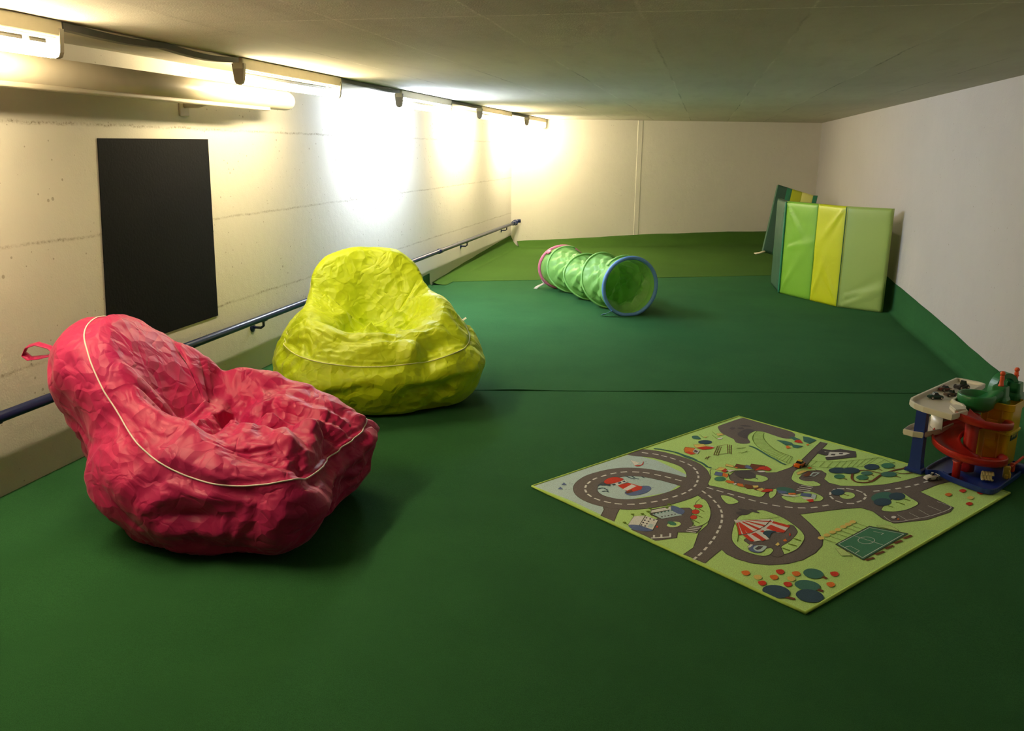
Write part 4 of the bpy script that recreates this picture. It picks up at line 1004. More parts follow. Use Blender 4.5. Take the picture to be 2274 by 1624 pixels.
('p',5,'W',10,(-3409,4092,-3298,4555,-3050,4297,-3149,3804)),
('p',6,'x',0,(-3358,4144,-3284,4399,-3127,4239,-3202,3986)),
('p',5,'R',0,(-3767,3888,-3590,4088,-3252,3818,-3480,3609)),
('p',4,'Y',12,(-3385,5183,-2858,5476,-2713,5100,-3235,4731)),
('p',4,'R',0,(-3235,4731,-2713,5100,-2295,5039,-2454,4760,-2895,4517)),
('p',5,'W',0,(-2739,5422,-2398,5218,-2309,4996,-2451,5082)),
('s',4,'N',0,(-2419,5849,-2456,5702,-2556,5568,-2699,5473,-2858,5434,-3001,5460,-3101,5546,-3137,5675,-3103,5822,-3003,5958,-2859,6055,-2698,6094,-2553,6067,-2454,5979)),
('l',4,'D',28,(-2149,5237,-2359,3842)),
('l',4,'D',28,(-2058,5219,-2257,3828)),
('l',4,'D',28,(-1954,5203,-2157,3775)),
('l',4,'D',28,(-1630,5650,-1652,4244)),
('l',4,'D',28,(-1539,5631,-1563,4227)),
('l',4,'D',28,(-1435,5615,-1488,4206)),
('l',4,'D',28,(-2195,4742,-2027,4703)),
('l',4,'D',28,(-2251,4333,-2072,4298)),
('l',4,'D',28,(-2320,3928,-2129,3897)),
('l',4,'D',28,(-1653,5276,-1432,5249)),
('l',4,'D',28,(-1649,4874,-1444,4845)),
('l',4,'D',28,(-1646,4480,-1467,4484)),
('l',4,'D',28,(-2189,5228,-1630,5650)),
('l',4,'D',28,(-2128,3974,-1638,4286)),
('l',4,'D',28,(-2690,3532,-2792,3131)),
('l',4,'D',28,(-2589,3633,-2691,3080)),
('l',4,'D',28,(-2741,3293,-2513,3575)),
('l',4,'L',28,(-1205,5062,-699,5426)),
('l',4,'L',28,(-1147,5237,-759,5250)),
('l',4,'L',28,(-1122,4489,-549,4784)),
('l',4,'L',28,(-973,4408,-673,4873)),
('l',4,'L',28,(-3065,6966,-2873,6488)),
('l',4,'L',28,(-2873,6488,-2602,6728)),
('l',4,'L',28,(-2405,7617,-2192,7090)),
('l',4,'L',28,(-2410,7037,-2172,6486)),
('l',4,'L',28,(-2172,6486,-1847,6651)),
('p',4,'Y',8,(-2189,7312,-1887,7430,-1768,7237,-2085,6941)),
('p',4,'Y',0,(-2900,6611,-2656,6714,-2765,6445)),
('p',4,'W',0,(-2145,6493,-1845,6781,-1905,6465,-2121,6345)),
('s',4,'T',0,(-3470,6560,-3254,6700,-3117,6602,-3007,6197,-3248,6139,-3411,6185)),
('l',4,'T',130,(-4254,3770,-4017,3595,-3780,3307,-3548,3098,-3344,2960,-3141,2749,-2966,2608,-2792,2323,-2669,2066,-2474,1935)),
('l',4,'T',130,(-530,5711,-306,5521,-115,5246,91,4861,294,4483,451,4215,676,3893,891,3501,1093,3295)),
('l',4,'T',130,(-5369,4101,-5063,4090,-4670,3967,-4225,3792,-3835,3477,-3507,3234,-3183,2868)),
('s',3,'x',0,(-1036,7637,-766,8243,-476,8589,-100,8406,-404,7791,-534,7318,-568,6876,-740,6920,-997,7205)),
('s',3,'x',0,(-1451,8444,-1305,8664,-1142,8565,-1319,8200)),
('s',3,'x',0,(-874,9051,-585,9263,-231,9067,-599,8930)),
('s',3,'x',0,(-1031,8546,-744,8802,-703,8442)),
('l',4,'L',30,(34,8348,-194,7665,-298,6942,-240,6278,-92,5654,181,5080,468,4448,808,4000,1255,3480)),
('l',4,'L',30,(386,8091,283,7429,362,6676,570,5896,809,5311,1132,4918,1532,4514)),
('l',4,'L',22,(34,8348,386,8091)),
('l',4,'L',22,(-26,8181,364,7980)),
('l',4,'L',22,(-112,7942,332,7822)),
('l',4,'L',22,(-187,7694,302,7640)),
('l',4,'L',22,(-237,7464,284,7458)),
('l',4,'L',22,(-274,7229,285,7285)),
('l',4,'L',22,(-296,6998,298,7105)),
('l',4,'L',22,(-297,6778,321,6922)),
('l',4,'L',22,(-281,6564,351,6737)),
('l',4,'L',22,(-252,6355,388,6551)),
('l',4,'L',22,(-218,6150,434,6357)),
('l',4,'L',22,(-177,5948,487,6164)),
('l',4,'L',22,(-124,5751,543,5981)),
('l',4,'L',22,(-56,5560,597,5816)),
('l',4,'L',22,(30,5379,650,5663)),
('l',4,'L',22,(124,5198,706,5522)),
('l',4,'L',22,(214,5006,766,5392)),
('l',4,'L',22,(303,4796,832,5273)),
('l',4,'L',22,(395,4588,903,5171)),
('l',4,'L',22,(493,4406,980,5081)),
('l',4,'L',22,(595,4259,1061,4994)),
('l',4,'L',22,(704,4125,1147,4902)),
('l',4,'L',22,(824,3980,1250,4794)),
('l',4,'L',22,(980,3797,1361,4682)),
('l',4,'L',22,(1141,3610,1462,4583)),
('l',4,'L',22,(1255,3480,1532,4514)),
('l',4,'L',30,(2368,4154,3028,4158,3803,4363,4447,4683,5104,5044,5772,5438)),
('l',4,'L',30,(2018,3412,2655,3301,3373,3404,3984,3586,4448,3751,4890,3954)),
('l',4,'L',22,(2368,4154,2018,3412)),
('l',4,'L',22,(2650,4143,2292,3350)),
('l',4,'L',22,(3028,4158,2655,3301)),
('l',4,'L',22,(3416,4241,3016,3334)),
('l',4,'L',22,(3803,4363,3373,3404)),
('l',4,'L',22,(4132,4513,3694,3491)),
('l',4,'L',22,(4447,4683,3984,3586)),
('l',4,'L',22,(4774,4859,4227,3667)),
('l',4,'L',22,(5104,5044,4448,3751)),
('l',4,'L',22,(5479,5264,4698,3863)),
('l',4,'L',22,(5772,5438,4890,3954)),
('l',4,'L',30,(5772,5438,6021,5173,6240,4770,6444,4910)),
('l',4,'L',30,(4890,3954,5233,4081,5633,4355,6037,4631)),
('l',4,'L',22,(5772,5438,4890,3954)),
('l',4,'L',22,(6021,5173,5233,4081)),
('l',4,'L',22,(6240,4770,5633,4355)),
('l',4,'L',22,(6444,4910,6037,4631)),
('p',4,'T',0,(929,7021,1350,6976,1694,6768,1780,6406,1349,6253)),
('p',4,'T',0,(1595,7680,1909,7756,2207,7381,1908,7112)),
('p',4,'T',0,(1667,6473,2249,6330,1911,5920,1683,6005)),
('p',4,'T',0,(2390,7974,2714,7852,3036,7484,2596,6795,2331,7117)),
('p',5,'R',0,(1827,6897,1985,7277,2197,7280,2269,6811,2059,6808)),
('p',5,'O',0,(1332,6061,1466,6235,1583,5887,1359,5694)),
('p',5,'O',0,(2396,6603,2499,6723,2572,6579,2440,6452)),
('p',4,'x',0,(2795,5477,3182,6108,3606,6014,4084,6326,4319,6235,4792,6106,4670,5237,3151,4416,3119,4750,3297,5074,2892,5261)),
('p',5,'W',0,(3196,5719,3629,5727,4315,5797,4459,5736,4130,5370,3466,4974,3090,4883,3310,5172,3405,5433)),
('p',6,'x',0,(3285,5693,3472,5709,3418,5532,3291,5501)),
('p',6,'x',0,(3525,5414,3715,5460,3650,5207,3436,5202)),
('p',6,'x',0,(3926,5655,4117,5701,4049,5445,3867,5449)),
('p',5,'Y',10,(-2300,1703,-2083,2162,-1803,2106,-1951,1707)),
('p',5,'R',10,(-2036,1647,-1805,2025,-1699,1768,-1845,1454)),
('p',5,'W',10,(-1810,1781,-1584,1916,-1334,1895,-1621,1587)),
('p',5,'B',10,(-2362,1054,-2274,1509,-1943,1430,-1993,948)),
('p',5,'O',10,(-1992,1026,-1943,1430,-1685,1256,-1778,807)),
('p',5,'Y',10,(-1825,2388,-1761,2695,-1399,2491,-1434,2277)),
('p',5,'O',10,(-1405,2284,-1309,2637,-1145,2511,-1242,2160)),
('p',5,'D',10,(-1346,2380,-1275,2812,-829,2670,-819,2262,-1156,2222)),
('p',5,'B',10,(-925,2400,-797,2760,-468,2592,-572,2200)),
('p',5,'D',10,(-634,2634,-560,2984,82,2889,83,2479,-386,2043,-489,2179)),
('p',5,'R',10,(-438,2111,-184,2660,162,2826,359,2464,230,2192,-96,2274)),
('p',5,'W',10,(-386,2043,8,2178,51,1989,-230,1882)),
('p',5,'O',10,(-1857,296,-1785,501,-1464,427,-1445,171,-1740,137)),
('p',5,'W',10,(-1555,70,-1389,258,-1313,128,-1453,-52)),
('p',5,'O',10,(-1383,38,-1310,240,-1072,186,-1034,-171,-1271,-155)),
('p',5,'D',10,(-1057,-104,-966,175,-651,103,-619,-288,-910,-358)),
('p',5,'Y',10,(-678,97,-384,167,-387,-125,-636,-112)),
('p',5,'D',10,(-645,-295,-368,-11,-279,-279,-525,-480)),
('p',5,'Y',10,(-517,-336,-241,-90,-101,-343,-371,-514)),
('p',5,'R',10,(-323,-574,-89,-161,227,-122,208,-376,-65,-582)),
('s',5,'t',0,(-1836,641,-1864,509,-1938,391,-2042,311,-2157,283,-2259,314,-2330,397,-2354,516,-2327,649,-2253,768,-2148,850,-2032,878,-1929,846,-1859,761)),
('s',6,'x',0,(-428,1363,-499,1139,-650,977,-852,906,-1065,940,-1249,1073,-1368,1280,-1397,1522,-1329,1751,-1177,1919,-971,1993,-753,1956,-568,1817,-452,1604)),
('l',6,'x',60,(-489,1155,-365,956)),
('s',5,'T',0,(1197,-226,1132,-392,1002,-513,831,-565,652,-538,501,-438,407,-283,388,-103,451,67,583,191,757,244,938,215,1090,112,1182,-46)),
('p',6,'B',0,(401,-223,788,-237,868,-500,475,-594)),
('p',6,'O',8,(874,-428,1189,-353,1220,-555,881,-636)),
('p',6,'W',0,(525,-617,881,-636,1359,-695,986,-887,661,-827)),
('l',7,'L',22,(571,-675,1041,-839)),
('l',7,'L',22,(681,-891,1144,-815)),
('p',5,'B',0,(1366,-624,1477,-284,1885,-291,1811,-724)),
('p',5,'c',10,(1811,-724,1911,-285,2104,-378,1994,-885)),
('p',5,'W',0,(1400,-788,1833,-753,1990,-919,1522,-1065)),
('p',5,'R',0,(1574,-1052,1891,-909,1881,-1214,1698,-1291)),
('l',5,'W',80,(1548,652,2056,533)),
('l',5,'W',80,(1445,408,1967,316)),
('l',5,'W',80,(1343,167,1889,83)),
('l',5,'W',80,(1270,-51,1827,-130)),
('p',5,'Y',10,(1495,2257,1808,2652,2112,2685,1519,1948)),
('p',5,'D',0,(1759,1928,2136,2650,2165,2181,1908,1808)),
('p',5,'c',0,(2063,2001,2285,2526,2611,2525,2271,1934)),
('p',6,'r',0,(2151,2061,2294,2370,2489,2417,2285,2054)),
('p',5,'O',0,(2069,3039,2201,3235,2324,3100,2163,2899)),
('l',5,'x',30,(1762,1696,2349,2147)),
('l',5,'x',30,(1792,1473,2257,1815)),
('l',4,'D',110,(4135,2865,3985,2081,4123,1710,4544,1731,4870,2010,5188,2534,5428,2924,5792,3349,6283,3809,6693,4125,6893,4392,6947,3969)),
('l',4,'D',80,(4460,3285,4829,3416,5150,3279,5469,3144,5759,3171)),
('l',4,'D',70,(6151,3435,6474,3343,6941,3540)),
('s',5,'N',0,(3947,3144,3876,2960,3732,2792,3542,2673,3343,2625,3174,2658,3068,2766,3047,2927,3114,3112,3258,3282,3451,3404,3653,3453,3824,3418,3928,3308)),
('s',5,'N',0,(4513,3254,4439,3058,4291,2881,4099,2757,3901,2709,3734,2747,3631,2864,3613,3038,3684,3234,3832,3414,4026,3542,4228,3591,4397,3551,4499,3430)),
('s',5,'t',0,(3689,2281,3646,2146,3561,2026,3453,1944,3343,1918,3251,1951,3196,2038,3189,2161,3231,2297,3316,2419,3425,2502,3537,2529,3629,2495,3684,2406)),
('s',5,'t',0,(4758,2414,4706,2267,4610,2136,4488,2047,4365,2017,4264,2053,4205,2146,4199,2280,4250,2428,4346,2561,4469,2652,4594,2682,4696,2645,4755,2550)),
('s',5,'T',0,(5051,3043,5005,2922,4915,2813,4799,2737,4681,2709,4582,2733,4523,2807,4515,2914,4561,3035,4650,3146,4767,3223,4887,3252,4986,3227,5045,3152)),
('s',5,'N',0,(5544,4023,5475,3836,5349,3669,5190,3556,5029,3517,4897,3561,4820,3678,4814,3848,4880,4036,5006,4205,5168,4322,5332,4361,5465,4316,5540,4195)),
('s',5,'t',0,(6311,4385,6246,4208,6131,4052,5989,3947,5847,3913,5733,3956,5670,4069,5669,4230,5732,4407,5847,4566,5991,4674,6135,4708,6250,4663,6312,4547)),
('s',5,'T',0,(6170,3169,6101,3000,5973,2848,5811,2742,5647,2703,5513,2737,5434,2840,5426,2990,5493,3160,5621,3314,5784,3423,5951,3463,6087,3427,6165,3321)),
('s',5,'N',0,(3376,250,3324,81,3223,-67,3096,-166,2966,-197,2858,-154,2794,-45,2787,109,2838,278,2938,429,3067,531,3199,563,3308,518,3371,406)),
('l',4,'D',60,(3581,2025,3738,1940)),
('l',4,'D',60,(4637,2116,4790,2031)),
('l',4,'D',60,(4954,2810,5079,2715)),
('l',4,'D',60,(5455,3697,5600,3541)),
('l',4,'D',60,(6047,2906,6274,2778)),
('l',4,'D',60,(3314,11,3506,-143)),
('l',4,'D',60,(6095,4025,6259,3977)),
('s',5,'T',0,(5489,382,5400,106,5224,-174,4998,-403,4766,-538,4570,-554,4450,-448,4428,-238,4510,35,4683,319,4912,556,5151,697,5352,713,5472,600)),
('s',5,'N',0,(5972,387,5894,178,5761,-6,5600,-128,5441,-166,5314,-112,5245,23,5248,214,5323,424,5455,611,5620,738,5782,777,5910,720,5978,581)),
('s',5,'N',0,(5226,-442,5151,-645,5016,-824,4848,-945,4679,-985,4542,-937,4464,-809,4461,-625,4533,-422,4668,-239,4839,-114,5011,-73,5150,-124,5226,-256)),
('l',5,'L',70,(5852,66,6080,-96)),
('l',5,'L',70,(5418,-397,5740,-603)),
('l',5,'L',70,(5005,-918,5186,-1048)),
('l',5,'W',28,(4595,-2110,4894,-2639,5794,-2141,6748,-1465,7654,-459,7217,73)),
('l',5,'W',22,(5205,-1832,5461,-2298)),
('l',5,'W',22,(5732,-1492,6035,-1953)),
('l',5,'W',22,(6209,-1052,6529,-1650)),
('l',5,'W',22,(6708,-502,7123,-999)),
('s',5,'W',0,(5096,-2123,5074,-2185,5035,-2240,4988,-2277,4941,-2288,4904,-2271,4884,-2231,4885,-2173,4907,-2111,4946,-2056,4994,-2019,5041,-2008,5078,-2024,5098,-2066)),
('s',5,'O',0,(5189,-2284,5177,-2321,5157,-2353,5133,-2374,5109,-2379,5091,-2369,5082,-2344,5084,-2309,5097,-2272,5117,-2240,5141,-2219,5165,-2214,5183,-2225,5191,-2250)),
('p',5,'W',10,(-1619,-3979,-1261,-3918,-1542,-4271)),
('p',5,'W',0,(-1522,-4243,-1243,-3938,-91,-3543,14,-3687,-39,-3891,-461,-4552,-977,-5129,-1321,-5389,-1489,-5429)),
('p',6,'R',0,(-1524,-4291,-1455,-4227,-1339,-5371,-1489,-5429)),
('p',6,'R',0,(-1407,-4215,-1368,-4182,-857,-4965,-1016,-5183,-1126,-5164)),
('p',6,'R',0,(-1308,-4121,-1229,-4069,-523,-4658,-680,-4787)),
('p',6,'R',0,(-1188,-3997,-1110,-3954,-346,-4223,-449,-4364)),
('p',6,'R',0,(-1088,-3901,-990,-3854,-48,-3750,-115,-3885)),
('p',6,'R',0,(-1444,-4177,-1349,-4202,-1131,-5255,-1299,-5295,-1402,-4590)),
('p',5,'W',0,(-1319,-5344,-857,-4965,-353,-4341,-29,-3745,626,-4039,321,-4776,76,-4834,-359,-4711,-490,-5013,-286,-5540,-906,-5903)),
('p',6,'R',0,(-9,-3741,626,-4039,569,-4261,-81,-3948)),
('p',6,'R',0,(-237,-4290,-132,-4125,428,-4593,301,-4790,42,-4797,-347,-4525)),
('p',6,'R',0,(-629,-4866,-472,-4738,-424,-4863,-505,-4972)),
('p',6,'R',0,(-981,-5219,-787,-5039,-418,-5614,-574,-5781)),
('p',6,'R',0,(-1304,-5429,-1133,-5300,-867,-5850,-1016,-5929)),
('s',7,'N',0,(-510,-5041,-382,-4785,-173,-4712,44,-4774,-152,-4933,-296,-5411,-395,-5258)),
('l',7,'k',28,(-1490,-5451,-1319,-5344)),
('l',7,'k',28,(-1319,-5344,-977,-5129)),
('l',7,'k',28,(-977,-5129,-596,-4630)),
('l',7,'k',28,(-596,-4630,-325,-4194)),
('l',7,'k',28,(-325,-4194,-96,-3617)),
('l',7,'k',28,(-1284,-5380,-1131,-5255)),
('l',7,'k',28,(-897,-5020,-777,-4855)),
('l',7,'k',28,(-455,-4458,-239,-4033)),
('l',6,'L',25,(-1223,-3909,-676,-3707,-85,-3469,298,-3222)),
('l',6,'L',28,(-1580,-4257,-1485,-4795,-1485,-5428,-1538,-6052)),
('p',6,'R',0,(515,-4865,572,-4739,577,-4984,515,-5065)),
('p',6,'O',0,(223,-5506,345,-5347,381,-5555,267,-5625)),
('p',6,'Y',0,(-103,-5990,23,-5747,81,-5925,-20,-6076)),
('s',5,'B',12,(-1138,-6590,-961,-6256,-707,-6196,-461,-6264,-593,-6667,-781,-6854,-1043,-6814)),
('s',6,'c',0,(-954,-6464,-779,-6213,-440,-6217,-591,-6626,-775,-6751,-912,-6681)),
('p',7,'x',0,(-904,-6535,-747,-6268,-568,-6268,-691,-6526,-821,-6639)),
('p',6,'W',8,(-1186,-6477,-1046,-6170,-941,-6209,-1080,-6493)),
('l',5,'L',75,(645,-5232,918,-5385)),
('l',5,'L',75,(396,-5787,706,-5904)),
('l',5,'L',75,(145,-6225,413,-6389)),
('s',5,'x',0,(-1509,-3266,-1264,-3007,-914,-3074,-1162,-3382)),
('s',5,'x',0,(-1394,-2784,-1096,-2764,-829,-2954,-1109,-3071)),
('s',5,'x',0,(-935,-2700,-739,-2730,-518,-2980,-753,-2986)),
('p',4,'k',0,(2197,-5406,3823,-3287,5242,-3689,3040,-6577)),
('p',5,'t',0,(2256,-5392,3818,-3376,5158,-3745,3043,-6502)),
('l',6,'W',24,(2328,-5352,3790,-3482)),
('l',6,'W',24,(3790,-3482,5042,-3797)),
('l',6,'W',24,(5042,-3797,3051,-6373)),
('l',6,'W',24,(3051,-6373,2328,-5352)),
('l',6,'W',24,(3079,-4453,4024,-5043)),
('c',6,'W',22,(3787,-4685,3735,-4824,3636,-4952,3508,-5047,3371,-5093,3250,-5082,3164,-5016,3129,-4906,3151,-4770,3227,-4632,3343,-4516,3481,-4442,3615,-4424,3722,-4465,3782,-4558)),
('l',6,'W',20,(2498,-5618,2759,-5444)),
('l',6,'W',20,(2759,-5444,3031,-5792)),
('l',6,'W',20,(3031,-5792,2854,-6031)),
('l',6,'W',20,(3886,-3828,4256,-3922)),
('l',6,'W',20,(4256,-3922,4132,-4072)),
('p',4,'p',10,(2156,-5810,2432,-5745,2699,-6284,2294,-6380)),
('s',4,'p',10,(4117,-3217,4614,-3061,4914,-3524,4364,-3346)),
('l',4,'D',110,(3134,-6554,3480,-6261)),
('l',4,'D',110,(3577,-5969,3965,-5604)),
('l',4,'D',110,(4057,-5361,4421,-4994)),
('l',4,'D',110,(4498,-4771,4849,-4434)),
('l',4,'D',110,(4936,-4238,5327,-3849)),
('s',4,'Y',0,(1861,-4906,1840,-4978,1797,-5041,1742,-5083,1684,-5097,1636,-5079,1607,-5033,1602,-4968,1623,-4896,1666,-4833,1722,-4790,1780,-4776,1828,-4794,1857,-4841)),
('l',4,'L',32,(1873,-5044,2253,-5279)),
('s',4,'Y',0,(2121,-4584,2099,-4657,2056,-4721,2000,-4764,1942,-4777,1894,-4759,1864,-4712,1860,-4646,1882,-4573,1925,-4509,1982,-4465,2040,-4451,2088,-4470,2117,-4517)),
('l',4,'L',32,(2132,-4724,2512,-4963)),
('s',4,'Y',0,(2387,-4244,2364,-4318,2320,-4383,2263,-4427,2205,-4441,2156,-4422,2127,-4374,2124,-4307,2146,-4233,2190,-4167,2247,-4123,2306,-4109,2355,-4128,2383,-4177)),
('l',4,'L',32,(2396,-4387,2777,-4631)),
('s',4,'Y',0,(2635,-3941,2612,-4016,2567,-4082,2510,-4126,2451,-4140,2403,-4121,2374,-4072,2371,-4004,2394,-3929,2438,-3862,2496,-3818,2555,-3804,2604,-3823,2633,-3872)),
('l',4,'L',32,(2644,-4086,3026,-4334)),
('s',4,'Y',0,(2899,-3594,2874,-3670,2829,-3737,2771,-3782,2712,-3796,2663,-3776,2634,-3727,2632,-3657,2655,-3581,2701,-3513,2759,-3468,2819,-3454,2868,-3474,2896,-3524)),
('l',4,'L',32,(2906,-3741,3288,-3994)),
('s',4,'Y',0,(3127,-3301,3102,-3378,3056,-3446,2997,-3491,2938,-3505,2889,-3485,2860,-3435,2858,-3364,2882,-3287,2929,-3219,2988,-3173,3048,-3158,3097,-3179,3125,-3230)),
('l',4,'L',32,(3133,-3450,3516,-3708)),
('s',4,'Y',0,(3353,-3005,3328,-3083,3281,-3152,3221,-3198,3161,-3212,3113,-3192,3084,-3141,3082,-3069,3107,-2991,3154,-2921,3214,-2875,3274,-2860,3323,-2881,3351,-2933)),
('l',4,'L',32,(3359,-3157,3742,-3419)),
('s',5,'T',0,(1422,-8145,1357,-8311,1236,-8437,1085,-8501,931,-8489,805,-8404,731,-8262,724,-8089,788,-7921,909,-7790,1064,-7725,1221,-7738,1348,-7827,1419,-7973)),
('s',5,'T',0,(1193,-9115,1120,-9280,977,-9406,793,-9468,604,-9455,444,-9369,346,-9226,330,-9054,401,-8885,544,-8755,732,-8691,926,-8706,1087,-8796,1182,-8942)),
('s',6,'N',0,(1212,-9861,1131,-10055,977,-10202,781,-10277,581,-10265,414,-10168,313,-10003,300,-9802,378,-9605,533,-9451,734,-9373,940,-9388,1108,-9490,1205,-9660)),
('s',6,'N',0,(109,-9818,33,-10013,-118,-10163,-315,-10238,-519,-10226,-692,-10127,-800,-9961,-821,-9758,-749,-9559,-597,-9403,-395,-9325,-185,-9339,-10,-9443,94,-9614)),
('l',5,'D',150,(1381,-8267,1499,-8403)),
('l',5,'D',150,(1083,-9297,1253,-9386)),
('l',5,'D',150,(-79,-10103,236,-10169)),
('s',4,'R',0,(-244,-8175,-134,-8069,7,-8059,49,-8252,-74,-8432,-209,-8380)),
('s',4,'R',0,(-941,-9203,-835,-9103,-698,-9092,-653,-9274,-770,-9444,-902,-9396)),
('s',4,'R',0,(-53,-9085,54,-8985,191,-8975,230,-9157,110,-9327,-21,-9279)),
('s',4,'R',0,(1683,-7890,1797,-7785,1937,-7775,1967,-7969,1835,-8149,1706,-8097)),
('s',4,'O',0,(-1485,-8562,-1378,-8459,-1237,-8448,-1187,-8638,-1305,-8815,-1442,-8764)),
('s',4,'O',0,(-494,-8663,-386,-8561,-247,-8550,-204,-8738,-325,-8913,-458,-8863)),
('s',4,'O',0,(317,-8195,428,-8090,568,-8080,607,-8272,481,-8451,348,-8399)),
('s',4,'O',0,(1442,-8750,1553,-8649,1689,-8639,1720,-8823,1593,-8995,1466,-8946)),
('s',4,'Y',0,(-1069,-8798,-962,-8696,-823,-8685,-776,-8872,-894,-9047,-1029,-8997)),
('s',4,'Y',0,(110,-8631,219,-8529,357,-8518,396,-8705,273,-8880,142,-8830)),
('s',4,'O',0,(7761,1010,7975,1272,8085,1118,7886,831)),
('s',4,'R',0,(8519,1646,8740,1914,8848,1755,8642,1462)),
('s',4,'R',0,(8387,109,8598,360,8703,213,8505,-60)),
('s',4,'R',0,(9251,1592,9475,1859,9579,1701,9369,1410)),
('s',4,'Y',0,(8625,846,8842,1105,8947,952,8745,669)),
]
RC = Vector((.372, 3.80, 0))
RCOL = dict(g=(.42, .64, .22), r=(.155, .135, .135), w=(.42, .55, .58), k=(.06, .055, .045), W=(.78, .74, .66), R=(.52, .05, .03), O=(.62, .17, .04), Y=(.70, .50, .16), N=(.035, .07, .11), B=(.10, .14, .30),
            T=(.05, .15, .13), t=(.055, .19, .12), D=(.15, .055, .03), c=(.40, .52, .55), x=(.075, .07, .08), p=(.46, .62, .24), L=(.12, .20, .02))
RKEY = list(RCOL)
def rug_mat(k):
    t = NT('rug print '+k); c = tuple(min(.9, v*(1.38 if k != 'r' else 1.12)) for v in RCOL[k]); co = t.coord(); f = t.noise(330, 2, .6, co); b = t.noise(5, 3, .6, co)
    q = t.mix(t.ramp(f, [(.35, 0.0), (.7, 1.0)]), tuple(v*.72 for v in c)+(1,), tuple(min(1, v*1.15) for v in c)+(1,))
    q = t.mix(t.math('MULTIPLY', b, .25), q, tuple(v*.75 for v in c)+(1,))
    t.base(q); t.set(Roughness=.95); t.b.inputs['Specular IOR Level'].default_value = .1; t.bump(f, .3, .003); return t.m
RM = [rug_mat(k) for k in RKEY]
rug = thing('play_rug', 'light green play rug printed with grey roads, a lighthouse and a circus tent', 'rug', RC)
CN = [Vector((x*1e-4, y*1e-4, 0)) for x, y in RUG_CORNERS]
m = MB(); N = 30; P = []
def rz_(p): return .0012*noise.noise(Vector((p.x*2.2, p.y*2.2, 4)))
for i in range(N+1):
    row = []
    for j in range(N+1):
        a = CN[0].lerp(CN[1], i/N); b = CN[3].lerp(CN[2], i/N); p = a.lerp(b, j/N); row.append(Vector((p.x, p.y, .0066)))
    P.append(row)
m.grid(P)
def crom(p, closed, n=6):
    q = []; L = len(p)
    for i in range(L if closed else L-1):
        if closed: a, b, c, d = p[i-1], p[i], p[(i+1) % L], p[(i+2) % L]
        else: a, b, c, d = p[max(i-1, 0)], p[i], p[i+1], p[min(i+2, L-1)]
        for k in range(n):
            f = k/n; q.append((2*b+(c-a)*f+(2*a-5*b+4*c-d)*f*f+(3*b-a-3*c+d)*f**3)*.5)
    if not closed: q.append(p[-1])
    return q
def inside(p):
    """keep the print on the rug"""
    for i in range(4):
        a, b = CN[i], CN[(i+1) % 4]; e = (b-a).normalized(); n = Vector((e.y, -e.x, 0)); s = (p-a).dot(n)
        if s < .004: p = p+n*(.004-s)
    return p
def put(pts, z, k):
    m.mi = RKEY.index(k); m.face([(p.x, p.y, z) for p in pts])
def strip(pts, w, z, k, closed=False):
    L = len(pts); A = []
    for i in range(L):
        if closed: d = pts[(i+1) % L]-pts[i-1]
        else: d = pts[min(i+1, L-1)]-pts[max(i-1, 0)]
        d.normalize(); n = Vector((-d.y, d.x, 0))*w/2; A.append((inside(pts[i]-n), inside(pts[i]+n)))
    for i in range(L if closed else L-1):
        a, b = A[i], A[(i+1) % L]; put([a[0], b[0], b[1], a[1]], z+i*1e-6, k)
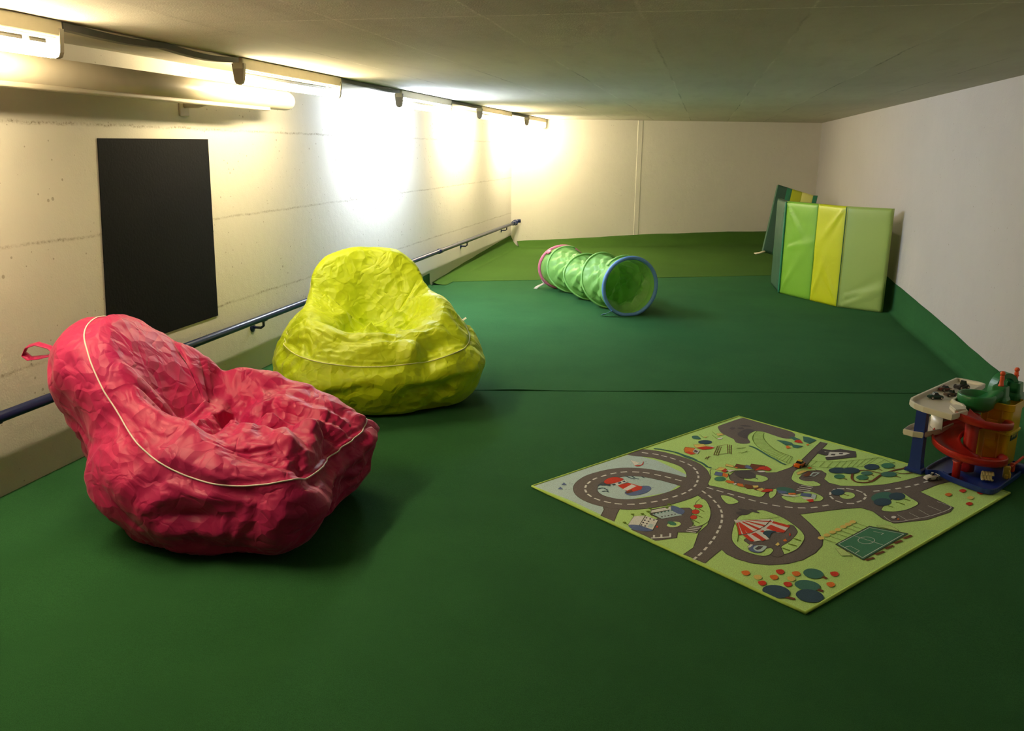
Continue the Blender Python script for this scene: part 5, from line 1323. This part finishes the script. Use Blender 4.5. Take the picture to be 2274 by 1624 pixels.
for ix, (kind, lay, k, w, pts) in enumerate(RUG_ART):
    p = [Vector((pts[i]*1e-4, pts[i+1]*1e-4, 0)) for i in range(0, len(pts), 2)]; z = .0070+lay*.00022+ix*3e-6
    if kind in 'sp':
        if kind == 's': p = crom(p, True)
        p = [inside(q) for q in p]
        put(p, z, k)
        if w: strip(p, w*1e-4*1.6, z+.0001, 'k', True)
    elif kind == 'l': strip(crom(p, False) if len(p) > 2 else p, w*1e-4, z, k)
    elif kind == 'c': strip(p, w*1e-4, z, k, True)
    elif kind == 'd':
        for i in range(len(p)):
            d = (p[min(i+1, len(p)-1)]-p[max(i-1, 0)]).normalized(); h = .0165
            strip([p[i]-d*h, p[i]+d*h], w*1e-4*1.5, z, k)
m.mi = 0
o = m.obj('printed_surface', RM, rug)
m = MB(); pts = []
for i in range(4):
    for k in range(16): pts.append(CN[i].lerp(CN[(i+1) % 4], k/16)+Vector((0, 0, .0055)))
m.tube(pts, .0058, 8, closed=True); m.obj('bound_edge', plain('lime rug binding', (.48, .70, .14, 1), .9), rug)
# ------------------------------------------------------------------ camera, world, view
cam = bpy.data.cameras.new('camera'); co = bpy.data.objects.new('camera', cam); COL.objects.link(co)
yaw, pitch, roll = .2146, .2491, .0079
fwd = Vector((-math.sin(yaw)*math.cos(pitch), math.cos(yaw)*math.cos(pitch), -math.sin(pitch)))
right = Vector((math.cos(yaw), math.sin(yaw), 0)); up = right.cross(fwd)
r2 = right*math.cos(roll)+up*math.sin(roll); u2 = up*math.cos(roll)-right*math.sin(roll)
Mx = Matrix((r2, u2, -fwd)).transposed().to_4x4(); Mx.translation = Vector((0, 0, 1.5)); co.matrix_world = Mx
cam.sensor_fit = 'HORIZONTAL'; cam.sensor_width = 36; cam.lens = 36*1887/2274; cam.clip_start = .02
scene.camera = co
w = bpy.data.worlds.new('world'); scene.world = w; w.use_nodes = True
w.node_tree.nodes['Background'].inputs[0].default_value = (.5, .55, .6, 1); w.node_tree.nodes['Background'].inputs[1].default_value = .02
scene.view_settings.view_transform = 'Standard'; scene.view_settings.look = 'None'
scene.view_settings.exposure = 0.12; scene.view_settings.gamma = 1.0
scene.cycles.use_light_tree = False; scene.cycles.max_bounces = 6; scene.cycles.diffuse_bounces = 4; scene.cycles.glossy_bounces = 2; scene.cycles.transparent_max_bounces = 6; scene.cycles.caustics_reflective = False; scene.cycles.caustics_refractive = False
